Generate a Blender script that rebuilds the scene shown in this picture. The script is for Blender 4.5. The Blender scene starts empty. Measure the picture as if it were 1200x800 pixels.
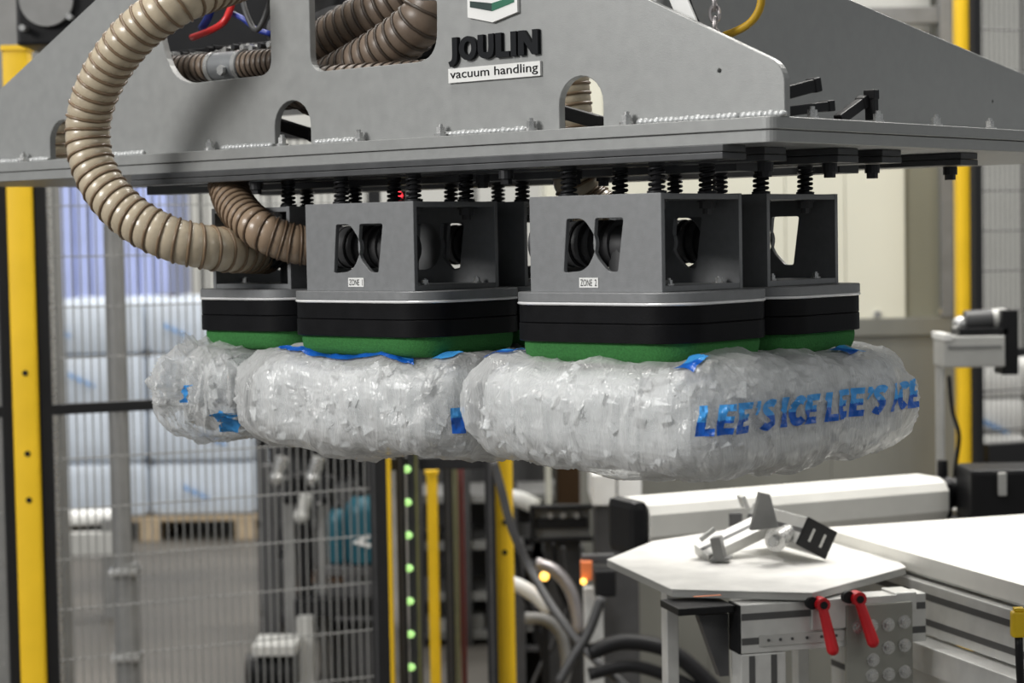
import bpy, bmesh, math, random
from math import pi, cos, sin, radians, sqrt
from mathutils import Vector, Matrix, noise
from mathutils.bvhtree import BVHTree
random.seed(7)
scene = bpy.context.scene
COL = scene.collection

# ------------------------------------------------------------------ camera
F_PX, PITCH, ROLL = 2415.0, 0.051, 0.0178
CAMZ = 1.5
cd = bpy.data.cameras.new('camera'); cam = bpy.data.objects.new('camera', cd); COL.objects.link(cam)
cd.sensor_width = 36.0; cd.lens = F_PX / 1200 * 36.0
cam.matrix_world = Matrix.Translation((0, 0, CAMZ)) @ Matrix.Rotation(pi/2 - PITCH, 4, 'X') @ Matrix.Rotation(-ROLL, 4, 'Z')
cd.clip_start = 0.05; cd.clip_end = 100
cd.dof.use_dof = True; cd.dof.focus_distance = 2.72; cd.dof.aperture_fstop = 5.6
scene.camera = cam

# ------------------------------------------------------------------ light
world = bpy.data.worlds.new('hall_ambient'); scene.world = world; world.use_nodes = True
bg = world.node_tree.nodes['Background']; bg.inputs[0].default_value = (0.93, 0.97, 1.0, 1); bg.inputs[1].default_value = 0.25

def area(name, loc, target, sx, sy, power, color=(1, 0.97, 0.92)):
    l = bpy.data.lights.new(name, 'AREA'); l.shape = 'RECTANGLE'; l.size = sx; l.size_y = sy; l.energy = power; l.color = color
    o = bpy.data.objects.new(name, l); COL.objects.link(o); o.location = loc
    d = Vector(target) - Vector(loc); o.rotation_euler = d.to_track_quat('-Z', 'Y').to_euler()
    return o
area('high_bay_lamp_front', (-6.0, -0.9, 4.6), (-0.2, 2.7, 1.5), 3.0, 2.0, 460, (1, 0.985, 0.96))
area('high_bay_lamp_over', (-1.0, 2.9, 5.2), (-0.2, 2.9, 1.5), 2.4, 0.5, 90)
area('high_bay_lamp_rear', (-0.6, 7.4, 5.6), (-0.6, 7.4, 0), 3.0, 3.0, 190)
area('high_bay_lamp_right', (1.7, 5.0, 4.6), (1.0, 3.7, 0.9), 1.6, 1.2, 145)
area('fill_light_side', (4.6, -0.6, 4.4), (0.4, 2.8, 1.4), 2.4, 1.6, 40)  # unseen fill, added to brighten the lettered side of the ice bag
area('fill_light_aisle', (3.2, 8.2, 4.8), (2.6, 9.2, 0.6), 1.6, 1.2, 150)  # invented light that lifts the white pallet load behind the right mesh
area('high_bay_lamp_far', (-2.0, 10.4, 6.0), (-2.0, 12.0, 0), 4.0, 2.0, 330)
scene.view_settings.view_transform = 'Standard'; scene.view_settings.look = 'None'
scene.view_settings.exposure = 0.0; scene.view_settings.gamma = 1.0
scene.view_settings.use_curve_mapping = False

# ------------------------------------------------------------------ frames of reference
YAW = 0.7119
GO = Vector((0.183, 2.4987, CAMZ - 0.0711))           # front right bottom corner of the ZONE 2 housing
GM = Matrix.Translation(GO) @ Matrix.Rotation(-YAW, 4, 'Z')
GMI = GM.inverted()
CAMP = Vector((0, 0, CAMZ))
def raydir(u, v):
    a, b = u - 600, v - 400
    uu = a*cos(ROLL) - b*sin(ROLL); vv = a*sin(ROLL) + b*cos(ROLL)
    x, zz = uu/F_PX, -vv/F_PX
    return Vector((x, cos(PITCH) + zz*sin(PITCH), zz*cos(PITCH) - sin(PITCH)))
def W(u, v, d):                                       # world point on a sight line at distance d
    r = raydir(u, v); return CAMP + r*(d/r.y)
def WZ(u, v, z):                                      # world point at height z
    r = raydir(u, v); return CAMP + r*((z - CAMZ)/r.z)
def G(u, v, axis, val):                               # gripper coordinates on a plane
    o = GMI @ CAMP; d = GMI.to_3x3() @ raydir(u, v)
    return o + d*((val - o[axis])/d[axis])

# ------------------------------------------------------------------ materials
MATS = {}
def mat(name, col, rough=0.5, metal=0.0, var=0.06, scale=30.0, bump=0.0, bscale=200.0, spec=0.5, emit=None, estr=0.0, stretch=None, trans=0.0, sss=0.0, coat=0.0, rvar=0.08):
    m = bpy.data.materials.new(name); m.use_nodes = True; MATS[name] = m
    nt = m.node_tree; N = nt.nodes; L = nt.links; b = N['Principled BSDF']
    tc = N.new('ShaderNodeTexCoord'); src = tc.outputs['Object']
    if stretch:
        mp = N.new('ShaderNodeMapping'); mp.inputs['Scale'].default_value = stretch; L.new(src, mp.inputs[0]); src = mp.outputs[0]
    nz = N.new('ShaderNodeTexNoise'); nz.inputs['Scale'].default_value = scale; nz.inputs['Detail'].default_value = 5; L.new(src, nz.inputs['Vector'])
    rp = N.new('ShaderNodeValToRGB'); rp.color_ramp.elements[0].position = 0.3; rp.color_ramp.elements[1].position = 0.7
    rp.color_ramp.elements[0].color = tuple(max(0, c*(1 - var)) for c in col) + (1,)
    rp.color_ramp.elements[1].color = tuple(min(1, c*(1 + var)) for c in col) + (1,)
    L.new(nz.outputs['Fac'], rp.inputs[0]); L.new(rp.outputs[0], b.inputs['Base Color'])
    mr = N.new('ShaderNodeMapRange'); mr.inputs['To Min'].default_value = max(0.02, rough - rvar); mr.inputs['To Max'].default_value = min(1, rough + rvar)
    L.new(nz.outputs['Fac'], mr.inputs[0]); L.new(mr.outputs[0], b.inputs['Roughness'])
    b.inputs['Metallic'].default_value = metal; b.inputs['Specular IOR Level'].default_value = spec
    b.inputs['Transmission Weight'].default_value = trans; b.inputs['Coat Weight'].default_value = coat
    if sss: b.inputs['Subsurface Weight'].default_value = sss; b.inputs['Subsurface Radius'].default_value = (0.02, 0.02, 0.02)
    if emit: b.inputs['Emission Color'].default_value = tuple(emit) + (1,); b.inputs['Emission Strength'].default_value = estr
    if bump:
        n2 = N.new('ShaderNodeTexNoise'); n2.inputs['Scale'].default_value = bscale; n2.inputs['Detail'].default_value = 3; L.new(src, n2.inputs['Vector'])
        bp = N.new('ShaderNodeBump'); bp.inputs['Strength'].default_value = bump; bp.inputs['Distance'].default_value = 0.002
        L.new(n2.outputs['Fac'], bp.inputs['Height']); L.new(bp.outputs[0], b.inputs['Normal'])
    return m
mat('grey_paint', (0.30, 0.305, 0.30), 0.42, 0.25, 0.04, 60, 0.10, 900)
mat('housing_grey', (0.21, 0.215, 0.22), 0.45, 0.3, 0.06, 90, 0.15, 900)
mat('bar_dark', (0.075, 0.077, 0.08), 0.4, 0.3, 0.1, 40)
mat('weld', (0.46, 0.47, 0.47), 0.42, 0.4, 0.2, 300, 0.3, 500)
mat('bolt_zinc', (0.55, 0.55, 0.54), 0.28, 0.75, 0.08, 80)
mat('bolt_black', (0.03, 0.03, 0.032), 0.4, 0.5)
mat('spring_black', (0.022, 0.022, 0.024), 0.35, 0.5)
mat('body_black', (0.006, 0.006, 0.007), 0.5, 0.0, 0.2, 40, 0.1, 400, spec=0.12)
mat('chamfer_glint', (0.88, 0.88, 0.88), 0.25, 0.2)  # near-white colour standing in for light caught by the flange chamfer
mat('foam_green', (0.045, 0.185, 0.05), 0.9, 0.0, 0.18, 350, 0.6, 700, spec=0.2)
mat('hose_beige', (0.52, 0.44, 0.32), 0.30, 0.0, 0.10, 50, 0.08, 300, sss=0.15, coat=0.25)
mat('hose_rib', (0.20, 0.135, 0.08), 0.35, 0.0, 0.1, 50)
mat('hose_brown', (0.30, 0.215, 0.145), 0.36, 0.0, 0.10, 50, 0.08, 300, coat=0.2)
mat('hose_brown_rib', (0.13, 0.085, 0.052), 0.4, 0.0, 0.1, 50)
mat('hose_shaded', (0.155, 0.115, 0.085), 0.4, 0.0, 0.12, 50, 0.08, 300)  # darker hose colour with the shade inside the frame painted in
mat('hose_shaded_rib', (0.05, 0.035, 0.024), 0.45)  # rib colour darkened with the same painted-in shade
mat('hose_end', (0.05, 0.04, 0.035), 0.6)
mat('letter_black', (0.008, 0.009, 0.011), 0.5, spec=0.15)
mat('sign_white', (0.80, 0.80, 0.78), 0.4, 0, 0.03)
mat('logo_green', (0.012, 0.13, 0.07), 0.4)
mat('logo_dark', (0.012, 0.035, 0.03), 0.4)
mat('black_plastic', (0.010, 0.010, 0.011), 0.45, spec=0.25)
mat('dark_grey', (0.06, 0.06, 0.062), 0.5, 0.1, 0.15, 20)
mat('mid_grey', (0.22, 0.22, 0.215), 0.5, 0.2, 0.1, 20)
mat('light_grey', (0.46, 0.46, 0.44), 0.5, 0.1, 0.08, 10)
mat('coupling_grey', (0.25, 0.26, 0.27), 0.35, 0.5)
mat('red_tube', (0.62, 0.02, 0.02), 0.35)
mat('blue_tube', (0.02, 0.04, 0.28), 0.35)
mat('yellow_cable', (0.50, 0.30, 0.015), 0.4)
mat('chain_steel', (0.45, 0.42, 0.42), 0.35, 0.8)
mat('yellow_paint', (0.86, 0.54, 0.012), 0.5, 0.0, 0.05, 12)
mat('mesh_grey', (0.26, 0.26, 0.25), 0.5, 0.2)
mat('frame_black', (0.010, 0.010, 0.011), 0.45)
mat('concrete', (0.085, 0.078, 0.068), 0.55, 0.0, 0.30, 1.6, 0.2, 40, rvar=0.2)
mat('wall_panel', (0.52, 0.52, 0.49), 0.6, 0.0, 0.06, 1.5)
mat('cream_panel', (0.72, 0.71, 0.60), 0.5, 0.0, 0.04, 2)
mat('khaki_panel', (0.235, 0.23, 0.175), 0.5, 0.0, 0.08, 3)
mat('stainless', (0.30, 0.30, 0.27), 0.45, 0.55, 0.12, 5, stretch=(1, 1, 0.3))
mat('alu', (0.62, 0.62, 0.60), 0.36, 0.35, 0.08, 30)
mat('alu_dark', (0.10, 0.10, 0.10), 0.5, 0.4)
mat('belt_white', (0.80, 0.79, 0.74), 0.55, 0.0, 0.05, 12)
mat('table_white', (0.78, 0.77, 0.74), 0.45, 0.0, 0.12, 14)
mat('red_lever', (0.55, 0.008, 0.015), 0.4)
mat('teal_paint', (0.010, 0.085, 0.12), 0.4, 0.1, 0.15, 8)
mat('blue_sheet', (0.36, 0.42, 0.70), 0.45, 0.0, 0.10, 4)
mat('wrap_white', (0.55, 0.61, 0.69), 0.4, 0.0, 0.12, 5, 0.3, 9)
mat('print_blue', (0.20, 0.36, 0.64), 0.4)
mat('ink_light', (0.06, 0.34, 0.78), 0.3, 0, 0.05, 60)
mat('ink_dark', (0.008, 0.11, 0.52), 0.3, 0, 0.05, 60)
mat('ice', (0.82, 0.83, 0.83), 0.25, 0.0, 0.10, 60, 0.2, 90, sss=0.35, trans=0.15)
mat('led_green', (0.3, 0.6, 0.25), 0.4, emit=(0.52, 0.92, 0.28), estr=1.0)
mat('lamp_orange', (0.9, 0.5, 0.1), 0.4, emit=(1.0, 0.55, 0.10), estr=3.0)
mat('lamp_red', (0.9, 0.05, 0.05), 0.4, emit=(1.0, 0.03, 0.05), estr=3.0)
mat('orange_part', (0.75, 0.20, 0.06), 0.5)
mat('brown_board', (0.16, 0.09, 0.05), 0.6)
mat('dark_red', (0.16, 0.02, 0.02), 0.5)
mat('olive_strip', (0.17, 0.17, 0.07), 0.5)
mat('wood', (0.42, 0.33, 0.22), 0.7, 0.0, 0.2, 12, stretch=(6, 1, 1))
mat('sensor_yellow', (0.75, 0.50, 0.01), 0.4)

def film_mat():
    """thin clear bag film: mostly see-through, glossy, cloudy where it is seen edge on; fine drawn creases"""
    m = bpy.data.materials.new('bag_film'); m.use_nodes = True; MATS['film'] = m
    nt = m.node_tree; N = nt.nodes; L = nt.links
    for n in list(N): N.remove(n)
    out = N.new('ShaderNodeOutputMaterial'); tr = N.new('ShaderNodeBsdfTransparent'); tr.inputs[0].default_value = (0.97, 0.98, 0.985, 1)
    p = N.new('ShaderNodeBsdfPrincipled'); p.inputs['Base Color'].default_value = (0.80, 0.80, 0.795, 1); p.inputs['Roughness'].default_value = 0.13
    p.inputs['Specular IOR Level'].default_value = 0.9
    tl = N.new('ShaderNodeBsdfTranslucent'); tl.inputs[0].default_value = (0.75, 0.76, 0.76, 1)
    tc = N.new('ShaderNodeTexCoord')
    def noise_h(sc, scale, det, dist):
        mp = N.new('ShaderNodeMapping'); mp.inputs['Scale'].default_value = sc; mp.inputs['Rotation'].default_value = (0.12, -0.22, 0); L.new(tc.outputs['Object'], mp.inputs[0])
        n = N.new('ShaderNodeTexNoise'); n.inputs['Scale'].default_value = scale; n.inputs['Detail'].default_value = det; n.inputs['Distortion'].default_value = dist; L.new(mp.outputs[0], n.inputs['Vector'])
        a = N.new('ShaderNodeMath'); a.operation = 'SUBTRACT'; a.inputs[1].default_value = 0.5; L.new(n.outputs['Fac'], a.inputs[0])
        b = N.new('ShaderNodeMath'); b.operation = 'ABSOLUTE'; L.new(a.outputs[0], b.inputs[0]); return b.outputs[0]
    h1 = noise_h((1, 1, 0.16), 30, 2, 0.8); h2 = noise_h((1, 1, 0.30), 75, 2, 1.2)
    mu = N.new('ShaderNodeMath'); mu.operation = 'MULTIPLY'; mu.inputs[1].default_value = 0.45; L.new(h2, mu.inputs[0])
    ad = N.new('ShaderNodeMath'); ad.operation = 'ADD'; L.new(h1, ad.inputs[0]); L.new(mu.outputs[0], ad.inputs[1])
    bp = N.new('ShaderNodeBump'); bp.inputs['Strength'].default_value = 0.75; bp.inputs['Distance'].default_value = 0.010; bp.invert = True; L.new(ad.outputs[0], bp.inputs['Height'])
    L.new(bp.outputs[0], p.inputs['Normal'])
    lw = N.new('ShaderNodeLayerWeight'); lw.inputs['Blend'].default_value = 0.35; L.new(bp.outputs[0], lw.inputs['Normal'])
    mr = N.new('ShaderNodeMapRange'); mr.inputs['To Min'].default_value = 0.29; mr.inputs['To Max'].default_value = 0.85; L.new(lw.outputs['Facing'], mr.inputs[0])
    m1 = N.new('ShaderNodeMixShader'); m1.inputs[0].default_value = 0.30; L.new(p.outputs[0], m1.inputs[1]); L.new(tl.outputs[0], m1.inputs[2])
    mx = N.new('ShaderNodeMixShader'); L.new(mr.outputs[0], mx.inputs[0]); L.new(tr.outputs[0], mx.inputs[1]); L.new(m1.outputs[0], mx.inputs[2])
    L.new(mx.outputs[0], out.inputs[0])
film_mat()

# ------------------------------------------------------------------ object helpers
OFF = {}
def props(o, label=None, cat=None, group=None, kind=None):
    if label: o['label'] = label
    if cat: o['category'] = cat
    if group: o['group'] = group
    if kind: o['kind'] = kind
def thing(name, label, cat, base=(0, 0, 0), frame=None, group=None):
    """Empty at the base of a thing; its parts are given in `frame` coordinates (None = world)."""
    o = bpy.data.objects.new(name, None); COL.objects.link(o); o.empty_display_size = 0.05
    o.matrix_world = (frame or Matrix.Identity(4)) @ Matrix.Translation(base)
    OFF[o.name] = Vector(base); props(o, label, cat, group); return o
def link(name, me, m, parent=None, loc=None, rot=None, label=None, kind=None):
    o = bpy.data.objects.new(name, me); COL.objects.link(o)
    if m and not me.materials: me.materials.append(MATS[m])
    if parent:
        o.parent = parent; off = OFF.get(parent.name, Vector((0, 0, 0)))
    else: off = Vector((0, 0, 0))
    if loc is not None: o.location = Vector(loc) - off; OFF[o.name] = Vector(loc)
    else: OFF[o.name] = off
    if rot is not None: o.rotation_euler = rot
    props(o, label, None, None, kind)
    return o
def obj(name, bm, m, parent=None, smooth=False, label=None, kind=None, mats=None):
    """bmesh in frame coordinates -> part (moved into the parent's own frame)"""
    me = bpy.data.meshes.new(name)
    if parent is not None:
        off = OFF.get(parent.name, Vector((0, 0, 0)))
        if off.length: bmesh.ops.translate(bm, verts=bm.verts, vec=-off)
    if smooth:
        for f in bm.faces: f.smooth = True
    bm.to_mesh(me); bm.free()
    if smooth == 'auto': smooth_by_angle(me, radians(35))
    for mm in (mats or [m]): me.materials.append(MATS[mm])
    o = bpy.data.objects.new(name, me); COL.objects.link(o)
    if parent is not None: o.parent = parent; OFF[o.name] = OFF.get(parent.name, Vector((0, 0, 0)))
    props(o, label, None, None, kind); return o
def smooth_by_angle(me, ang):
    bm = bmesh.new(); bm.from_mesh(me)
    for e in bm.edges:
        if len(e.link_faces) == 2 and e.calc_face_angle(0) > ang: e.smooth = False
    bm.to_mesh(me); bm.free()
def NB(): return bmesh.new()
def merge(bm, b2, M=None):
    if M is not None: b2.transform(M)
    me = bpy.data.meshes.new('tmp'); b2.to_mesh(me); b2.free(); bm.from_mesh(me); bpy.data.meshes.remove(me)
def box(bm, x0, x1, y0, y1, z0, z1, bev=0.0, M=None):
    b = bmesh.new(); bmesh.ops.create_cube(b, size=1)
    for v in b.verts: v.co = Vector(((x0+x1)/2 + v.co.x*(x1-x0), (y0+y1)/2 + v.co.y*(y1-y0), (z0+z1)/2 + v.co.z*(z1-z0)))
    if bev: bmesh.ops.bevel(b, geom=b.edges[:], offset=bev, segments=2, profile=0.6, affect='EDGES')
    merge(bm, b, M); return bm
def cyl(bm, p0, p1, r0, r1=None, n=16, caps=True):
    p0, p1 = Vector(p0), Vector(p1); d = p1 - p0
    b = bmesh.new(); bmesh.ops.create_cone(b, cap_ends=caps, cap_tris=False, segments=n, radius1=r0, radius2=r0 if r1 is None else r1, depth=d.length)
    M = Matrix.Translation((p0+p1)/2) @ d.to_track_quat('Z', 'Y').to_matrix().to_4x4()
    merge(bm, b, M); return bm
def sph(bm, c, r, sc=(1, 1, 1), n=12):
    b = bmesh.new(); bmesh.ops.create_uvsphere(b, u_segments=n*2, v_segments=n, radius=r)
    merge(bm, b, Matrix.Translation(c) @ Matrix.Diagonal((*sc, 1))); return bm
def lathe(bm, prof, c=(0, 0, 0), axis='Z', n=24):
    rings = []; c = Vector(c)
    Q = {'Z': Matrix.Identity(3), 'X': Matrix.Rotation(pi/2, 3, 'Y'), 'Y': Matrix.Rotation(-pi/2, 3, 'X')}[axis]
    for r, z in prof:
        rings.append([bm.verts.new(c + Q @ Vector((r*cos(2*pi*k/n), r*sin(2*pi*k/n), z))) for k in range(n)])
    for a, b in zip(rings, rings[1:]):
        for k in range(n): bm.faces.new((a[k], a[(k+1) % n], b[(k+1) % n], b[k]))
    bm.faces.new(list(reversed(rings[0]))); bm.faces.new(rings[-1]); return bm
def catmull(P, per=16):
    P = [Vector(p) for p in P]; out = []
    Q = [2*P[0]-P[1]] + P + [2*P[-1]-P[-2]]
    for i in range(1, len(Q)-2):
        a, b, c, d = Q[i-1:i+3]
        for k in range(per):
            t = k/per
            out.append(0.5*((2*b) + (c-a)*t + (2*a-5*b+4*c-d)*t*t + (3*b-a-3*c+d)*t**3))
    out.append(P[-1]); return out
def resample(P, step):
    L = [0.0]
    for a, b in zip(P, P[1:]): L.append(L[-1] + (b-a).length)
    n = max(2, int(L[-1]/step)); out = []; j = 0
    for i in range(n+1):
        s = L[-1]*i/n
        while j < len(L)-2 and L[j+1] < s: j += 1
        t = (s-L[j])/max(1e-9, L[j+1]-L[j]); out.append(P[j].lerp(P[j+1], t))
    return out, L[-1]
def frames(P):
    T = []
    for i in range(len(P)):
        a, b = P[max(0, i-1)], P[min(len(P)-1, i+1)]; T.append((b-a).normalized())
    u = T[0].orthogonal().normalized(); R = []
    for t in T:
        u = (u - t*u.dot(t)).normalized(); R.append((u.copy(), t.cross(u)))
    return R
def tube(bm, pts, r, n=10, smooth=True, step=0.01, spline=True):
    P = catmull(pts) if spline and len(pts) > 2 else [Vector(p) for p in pts]
    P, _ = resample(P, step); R = frames(P); rings = []
    for p, (u, w) in zip(P, R):
        rings.append([bm.verts.new(p + r*(u*cos(2*pi*k/n) + w*sin(2*pi*k/n))) for k in range(n)])
    for a, b in zip(rings, rings[1:]):
        for k in range(n): bm.faces.new((a[k], a[(k+1) % n], b[(k+1) % n], b[k]))
    bm.faces.new(list(reversed(rings[0]))); bm.faces.new(rings[-1]); return bm
def prism(bm, poly, z0, z1, M=None, bev=0.0):
    b = bmesh.new(); vs = [b.verts.new((x, y, z0)) for x, y in poly]; f = b.faces.new(vs)
    r = bmesh.ops.extrude_face_region(b, geom=[f]); bmesh.ops.translate(b, verts=[v for v in r['geom'] if isinstance(v, bmesh.types.BMVert)], vec=(0, 0, z1-z0))
    bmesh.ops.recalc_face_normals(b, faces=b.faces[:])
    if bev: bmesh.ops.bevel(b, geom=[e for e in b.edges if abs(e.verts[0].co.z - e.verts[1].co.z) < 1e-6], offset=bev, segments=1, affect='EDGES')
    merge(bm, b, M); return bm
def rrect(x0, x1, y0, y1, r, k=6):
    P = []
    for cx, cy, a0 in ((x1-r, y1-r, 0), (x0+r, y1-r, 90), (x0+r, y0+r, 180), (x1-r, y0+r, 270)):
        for i in range(k+1): a = radians(a0 + i*90/k); P.append((cx + r*cos(a), cy + r*sin(a)))
    return P
def roundpoly(pts, k=6):
    """pts: (x, y, radius); fillets the corners"""
    out = []; n = len(pts)
    for i in range(n):
        p0, p1, p2 = Vector(pts[i-1][:2]), Vector(pts[i][:2]), Vector(pts[(i+1) % n][:2]); r = pts[i][2]
        if r <= 0: out.append(tuple(p1)); continue
        a, b = (p0-p1).normalized(), (p2-p1).normalized(); ang = a.angle(b)
        d = min(r/math.tan(ang/2), 0.49*(p0-p1).length, 0.49*(p2-p1).length)
        s, e = p1 + a*d, p1 + b*d
        for j in range(k+1):
            t = j/k; out.append(tuple((1-t)**2*s + 2*t*(1-t)*p1 + t*t*e))
    return out
def sheet(outline, holes, thick, bevel=0.0006):
    """flat plate with cut-outs as a bmesh in the XY plane, z from 0 to thick"""
    cu = bpy.data.curves.new('sheet', 'CURVE'); cu.dimensions = '2D'; cu.fill_mode = 'BOTH'; cu.extrude = thick/2 - bevel; cu.bevel_depth = bevel; cu.bevel_resolution = 0
    for P in [outline] + holes:
        sp = cu.splines.new('POLY'); sp.points.add(len(P)-1); sp.use_cyclic_u = True
        for q, p in zip(sp.points, P): q.co = (p[0], p[1], 0, 1)
    o = bpy.data.objects.new('tmp', cu); COL.objects.link(o)
    me = bpy.data.meshes.new_from_object(o.evaluated_get(bpy.context.evaluated_depsgraph_get()))
    bpy.data.objects.remove(o); bpy.data.curves.remove(cu)
    b = bmesh.new(); b.from_mesh(me); bpy.data.meshes.remove(me)
    bmesh.ops.translate(b, verts=b.verts, vec=(0, 0, thick/2)); bmesh.ops.remove_doubles(b, verts=b.verts, dist=1e-6)
    for f in b.faces: f.smooth = False
    return b
XZ = Matrix(((1, 0, 0, 0), (0, 0, -1, 0), (0, 1, 0, 0), (0, 0, 0, 1)))      # sheet (x, y, t) -> (x, -t, y): lies in the XZ plane, thickness to -y
def text_bm(body, size, offset=0.0, extrude=0.0, shear=0.0, space=1.0):
    cu = bpy.data.curves.new('text', 'FONT'); cu.body = body; cu.size = size; cu.offset = offset; cu.extrude = extrude; cu.shear = shear; cu.space_character = space; cu.resolution_u = 4
    cu.align_x = 'LEFT'; cu.align_y = 'BOTTOM_BASELINE'
    o = bpy.data.objects.new('tmp', cu); COL.objects.link(o)
    me = bpy.data.meshes.new_from_object(o.evaluated_get(bpy.context.evaluated_depsgraph_get()))
    bpy.data.objects.remove(o); bpy.data.curves.remove(cu)
    b = bmesh.new(); b.from_mesh(me); bpy.data.meshes.remove(me); return b
def flat(loops):
    cu = bpy.data.curves.new('flat', 'CURVE'); cu.dimensions = '2D'; cu.fill_mode = 'BOTH'
    for P in loops:
        sp = cu.splines.new('POLY'); sp.points.add(len(P)-1); sp.use_cyclic_u = True
        for q, p in zip(sp.points, P): q.co = (p[0], p[1], 0, 1)
    o = bpy.data.objects.new('tmp', cu); COL.objects.link(o)
    me = bpy.data.meshes.new_from_object(o.evaluated_get(bpy.context.evaluated_depsgraph_get()))
    bpy.data.objects.remove(o); bpy.data.curves.remove(cu)
    b = bmesh.new(); b.from_mesh(me); bpy.data.meshes.remove(me); bmesh.ops.remove_doubles(b, verts=b.verts, dist=1e-6); return b
def stroke(path, t, smooth=True):
    P = [Vector((x, y, 0)) for x, y in path]; P = catmull(P, 6) if smooth else P; A, B = [], []
    for i, p in enumerate(P):
        d = (P[min(i+1, len(P)-1)] - P[max(i-1, 0)]).normalized(); n = Vector((-d.y, d.x, 0))*t/2
        A.append((p.x+n.x, p.y+n.y)); B.append((p.x-n.x, p.y-n.y))
    return A + B[::-1]
def ell(cx, cy, rx, ry, n=28): return [(cx + rx*cos(2*pi*k/n), cy + ry*sin(2*pi*k/n)) for k in range(n)]
def glyph(ch, t=0.25):
    """heavy block capital: loops in a box one unit tall, and its width"""
    if ch == 'L': return [[(0, 0), (.60, 0), (.60, t*.9), (t, t*.9), (t, 1), (0, 1)]], .60
    if ch == 'E': h = t*.82; return [[(0, 0), (.60, 0), (.60, h), (t, h), (t, .5-h/2), (.54, .5-h/2), (.54, .5+h/2), (t, .5+h/2), (t, 1-h), (.60, 1-h), (.60, 1), (0, 1)]], .60
    if ch == 'I': return [[(0, 0), (t, 0), (t, 1), (0, 1)]], t
    if ch == "'": return [[(.06, .55), (.14, .55), (.28, .80), (.28, 1), (.04, 1), (.04, .78), (.13, .78)]], .28
    if ch == 'S': return [stroke([(.56, .82), (.44, .885), (.28, .88), (.15, .80), (.15, .67), (.28, .56), (.42, .46), (.50, .34), (.46, .20), (.33, .12), (.18, .12), (.04, .19)], t*.92)], .62
    if ch == 'C': return [stroke([(.40 + .27*cos(radians(a)), .5 + .38*sin(radians(a))) for a in range(48, 316, 14)], t)], .60
    if ch == 'O': return [ell(.42, .5, .42, .515), ell(.42, .5, .42-t, .515-t*.9)], .84
    if ch == 'U': return [stroke([(t/2, 1), (t/2, .7), (t/2, .42), (.17, .20), (.37, .115), (.57, .20), (.74-t/2, .42), (.74-t/2, .7), (.74-t/2, 1)], t)], .74
    if ch == 'J': return [stroke([(.30, 1), (.30, .6), (.30, .2), (.27, -.05), (.17, -.19), (.02, -.25)], t)], .42
    if ch == 'N': return [[(0, 0), (t*.92, 0), (t*.92, .56), (.80-t, 0), (.80, 0), (.80, 1), (.80-t*.92, 1), (.80-t*.92, .44), (t, 1), (0, 1)]], .80
def words_bm(text, size, shear=0.0, gap=0.10, space=0.34, t=0.25):
    b = bmesh.new(); x = 0
    for ch in text:
        if ch == ' ': x += space; continue
        loops, w = glyph(ch, t); merge(b, flat([[((p[0]+x) + shear*p[1], p[1]) for p in L] for L in loops])); x += w + gap
    for v in b.verts: v.co *= size
    return b
def fit2d(b, x0, x1, y0, y1):
    xs = [v.co.x for v in b.verts]; ys = [v.co.y for v in b.verts]
    for v in b.verts: v.co.x = x0 + (v.co.x-min(xs))*(x1-x0)/(max(xs)-min(xs)); v.co.y = y0 + (v.co.y-min(ys))*(y1-y0)/(max(ys)-min(ys))
    return b
def basis(o, ex, ez=None):
    """4x4 frame at o with x axis ex (and z near ez)"""
    x = Vector(ex).normalized(); z = Vector(ez or (0, 0, 1)); y = z.cross(x).normalized(); z = x.cross(y)
    return Matrix(((x.x, y.x, z.x, o[0]), (x.y, y.y, z.y, o[1]), (x.z, y.z, z.z, o[2]), (0, 0, 0, 1)))
def hexbolt(bm, c, r, h, axis=(0, 0, 1), washer=True):
    c = Vector(c); a = Vector(axis).normalized()
    if washer: cyl(bm, c, c + a*h*0.22, r*1.45, n=14)
    cyl(bm, c + a*h*(0.2 if washer else 0), c + a*h*0.75, r, n=6)
    cyl(bm, c + a*h*0.75, c + a*h, r*0.55, n=8)
    return bm
def hose(name, label, pts, r, pitch, frame, m='hose_beige', mr='hose_rib', base=None, group=None):
    t = thing(name, label, 'hose', base or pts[-1], frame, group)
    P, L = resample(catmull(pts, 24), pitch/8); R = frames(P); n = 22; bm = NB(); rings = []
    step = L/(len(P)-1)
    for i, (p, (u, w)) in enumerate(zip(P, R)):
        ring = []
        for k in range(n):
            th = 2*pi*k/n; ph = (i*step/pitch - k/n) % 1.0
            rr = r*(0.905 + 0.065*sin(pi*ph)**0.8)
            ring.append(bm.verts.new(p + rr*(u*cos(th) + w*sin(th))))
        rings.append(ring)
    for a, b in zip(rings, rings[1:]):
        for k in range(n): bm.faces.new((a[k], a[(k+1) % n], b[(k+1) % n], b[k]))
    obj('hose_wall', bm, m, t, smooth=True)
    turns = int(L/pitch); bm = NB(); H = []
    for i in range(turns*18 + 1):
        s = i/18*pitch; j = min(len(P)-2, int(s/step)); f = s/step - j
        p = P[j].lerp(P[j+1], f); u, w = R[j]; th = 2*pi*(i/18)
        H.append(p + r*0.955*(u*cos(th) + w*sin(th)))
    RF = frames(H); rings = []; wr = r*0.072
    for p, (u, w) in zip(H, RF): rings.append([bm.verts.new(p + wr*(u*cos(2*pi*k/6) + w*sin(2*pi*k/6))) for k in range(6)])
    for a, b in zip(rings, rings[1:]):
        for k in range(6): bm.faces.new((a[k], a[(k+1) % 6], b[(k+1) % 6], b[k]))
    obj('spiral_rib', bm, mr, t, smooth=True)
    return t
def struct(name, bm, m, label=None):
    o = obj(name, bm, m); o['kind'] = 'structure'
    if label: o['label'] = label
    return o

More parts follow.
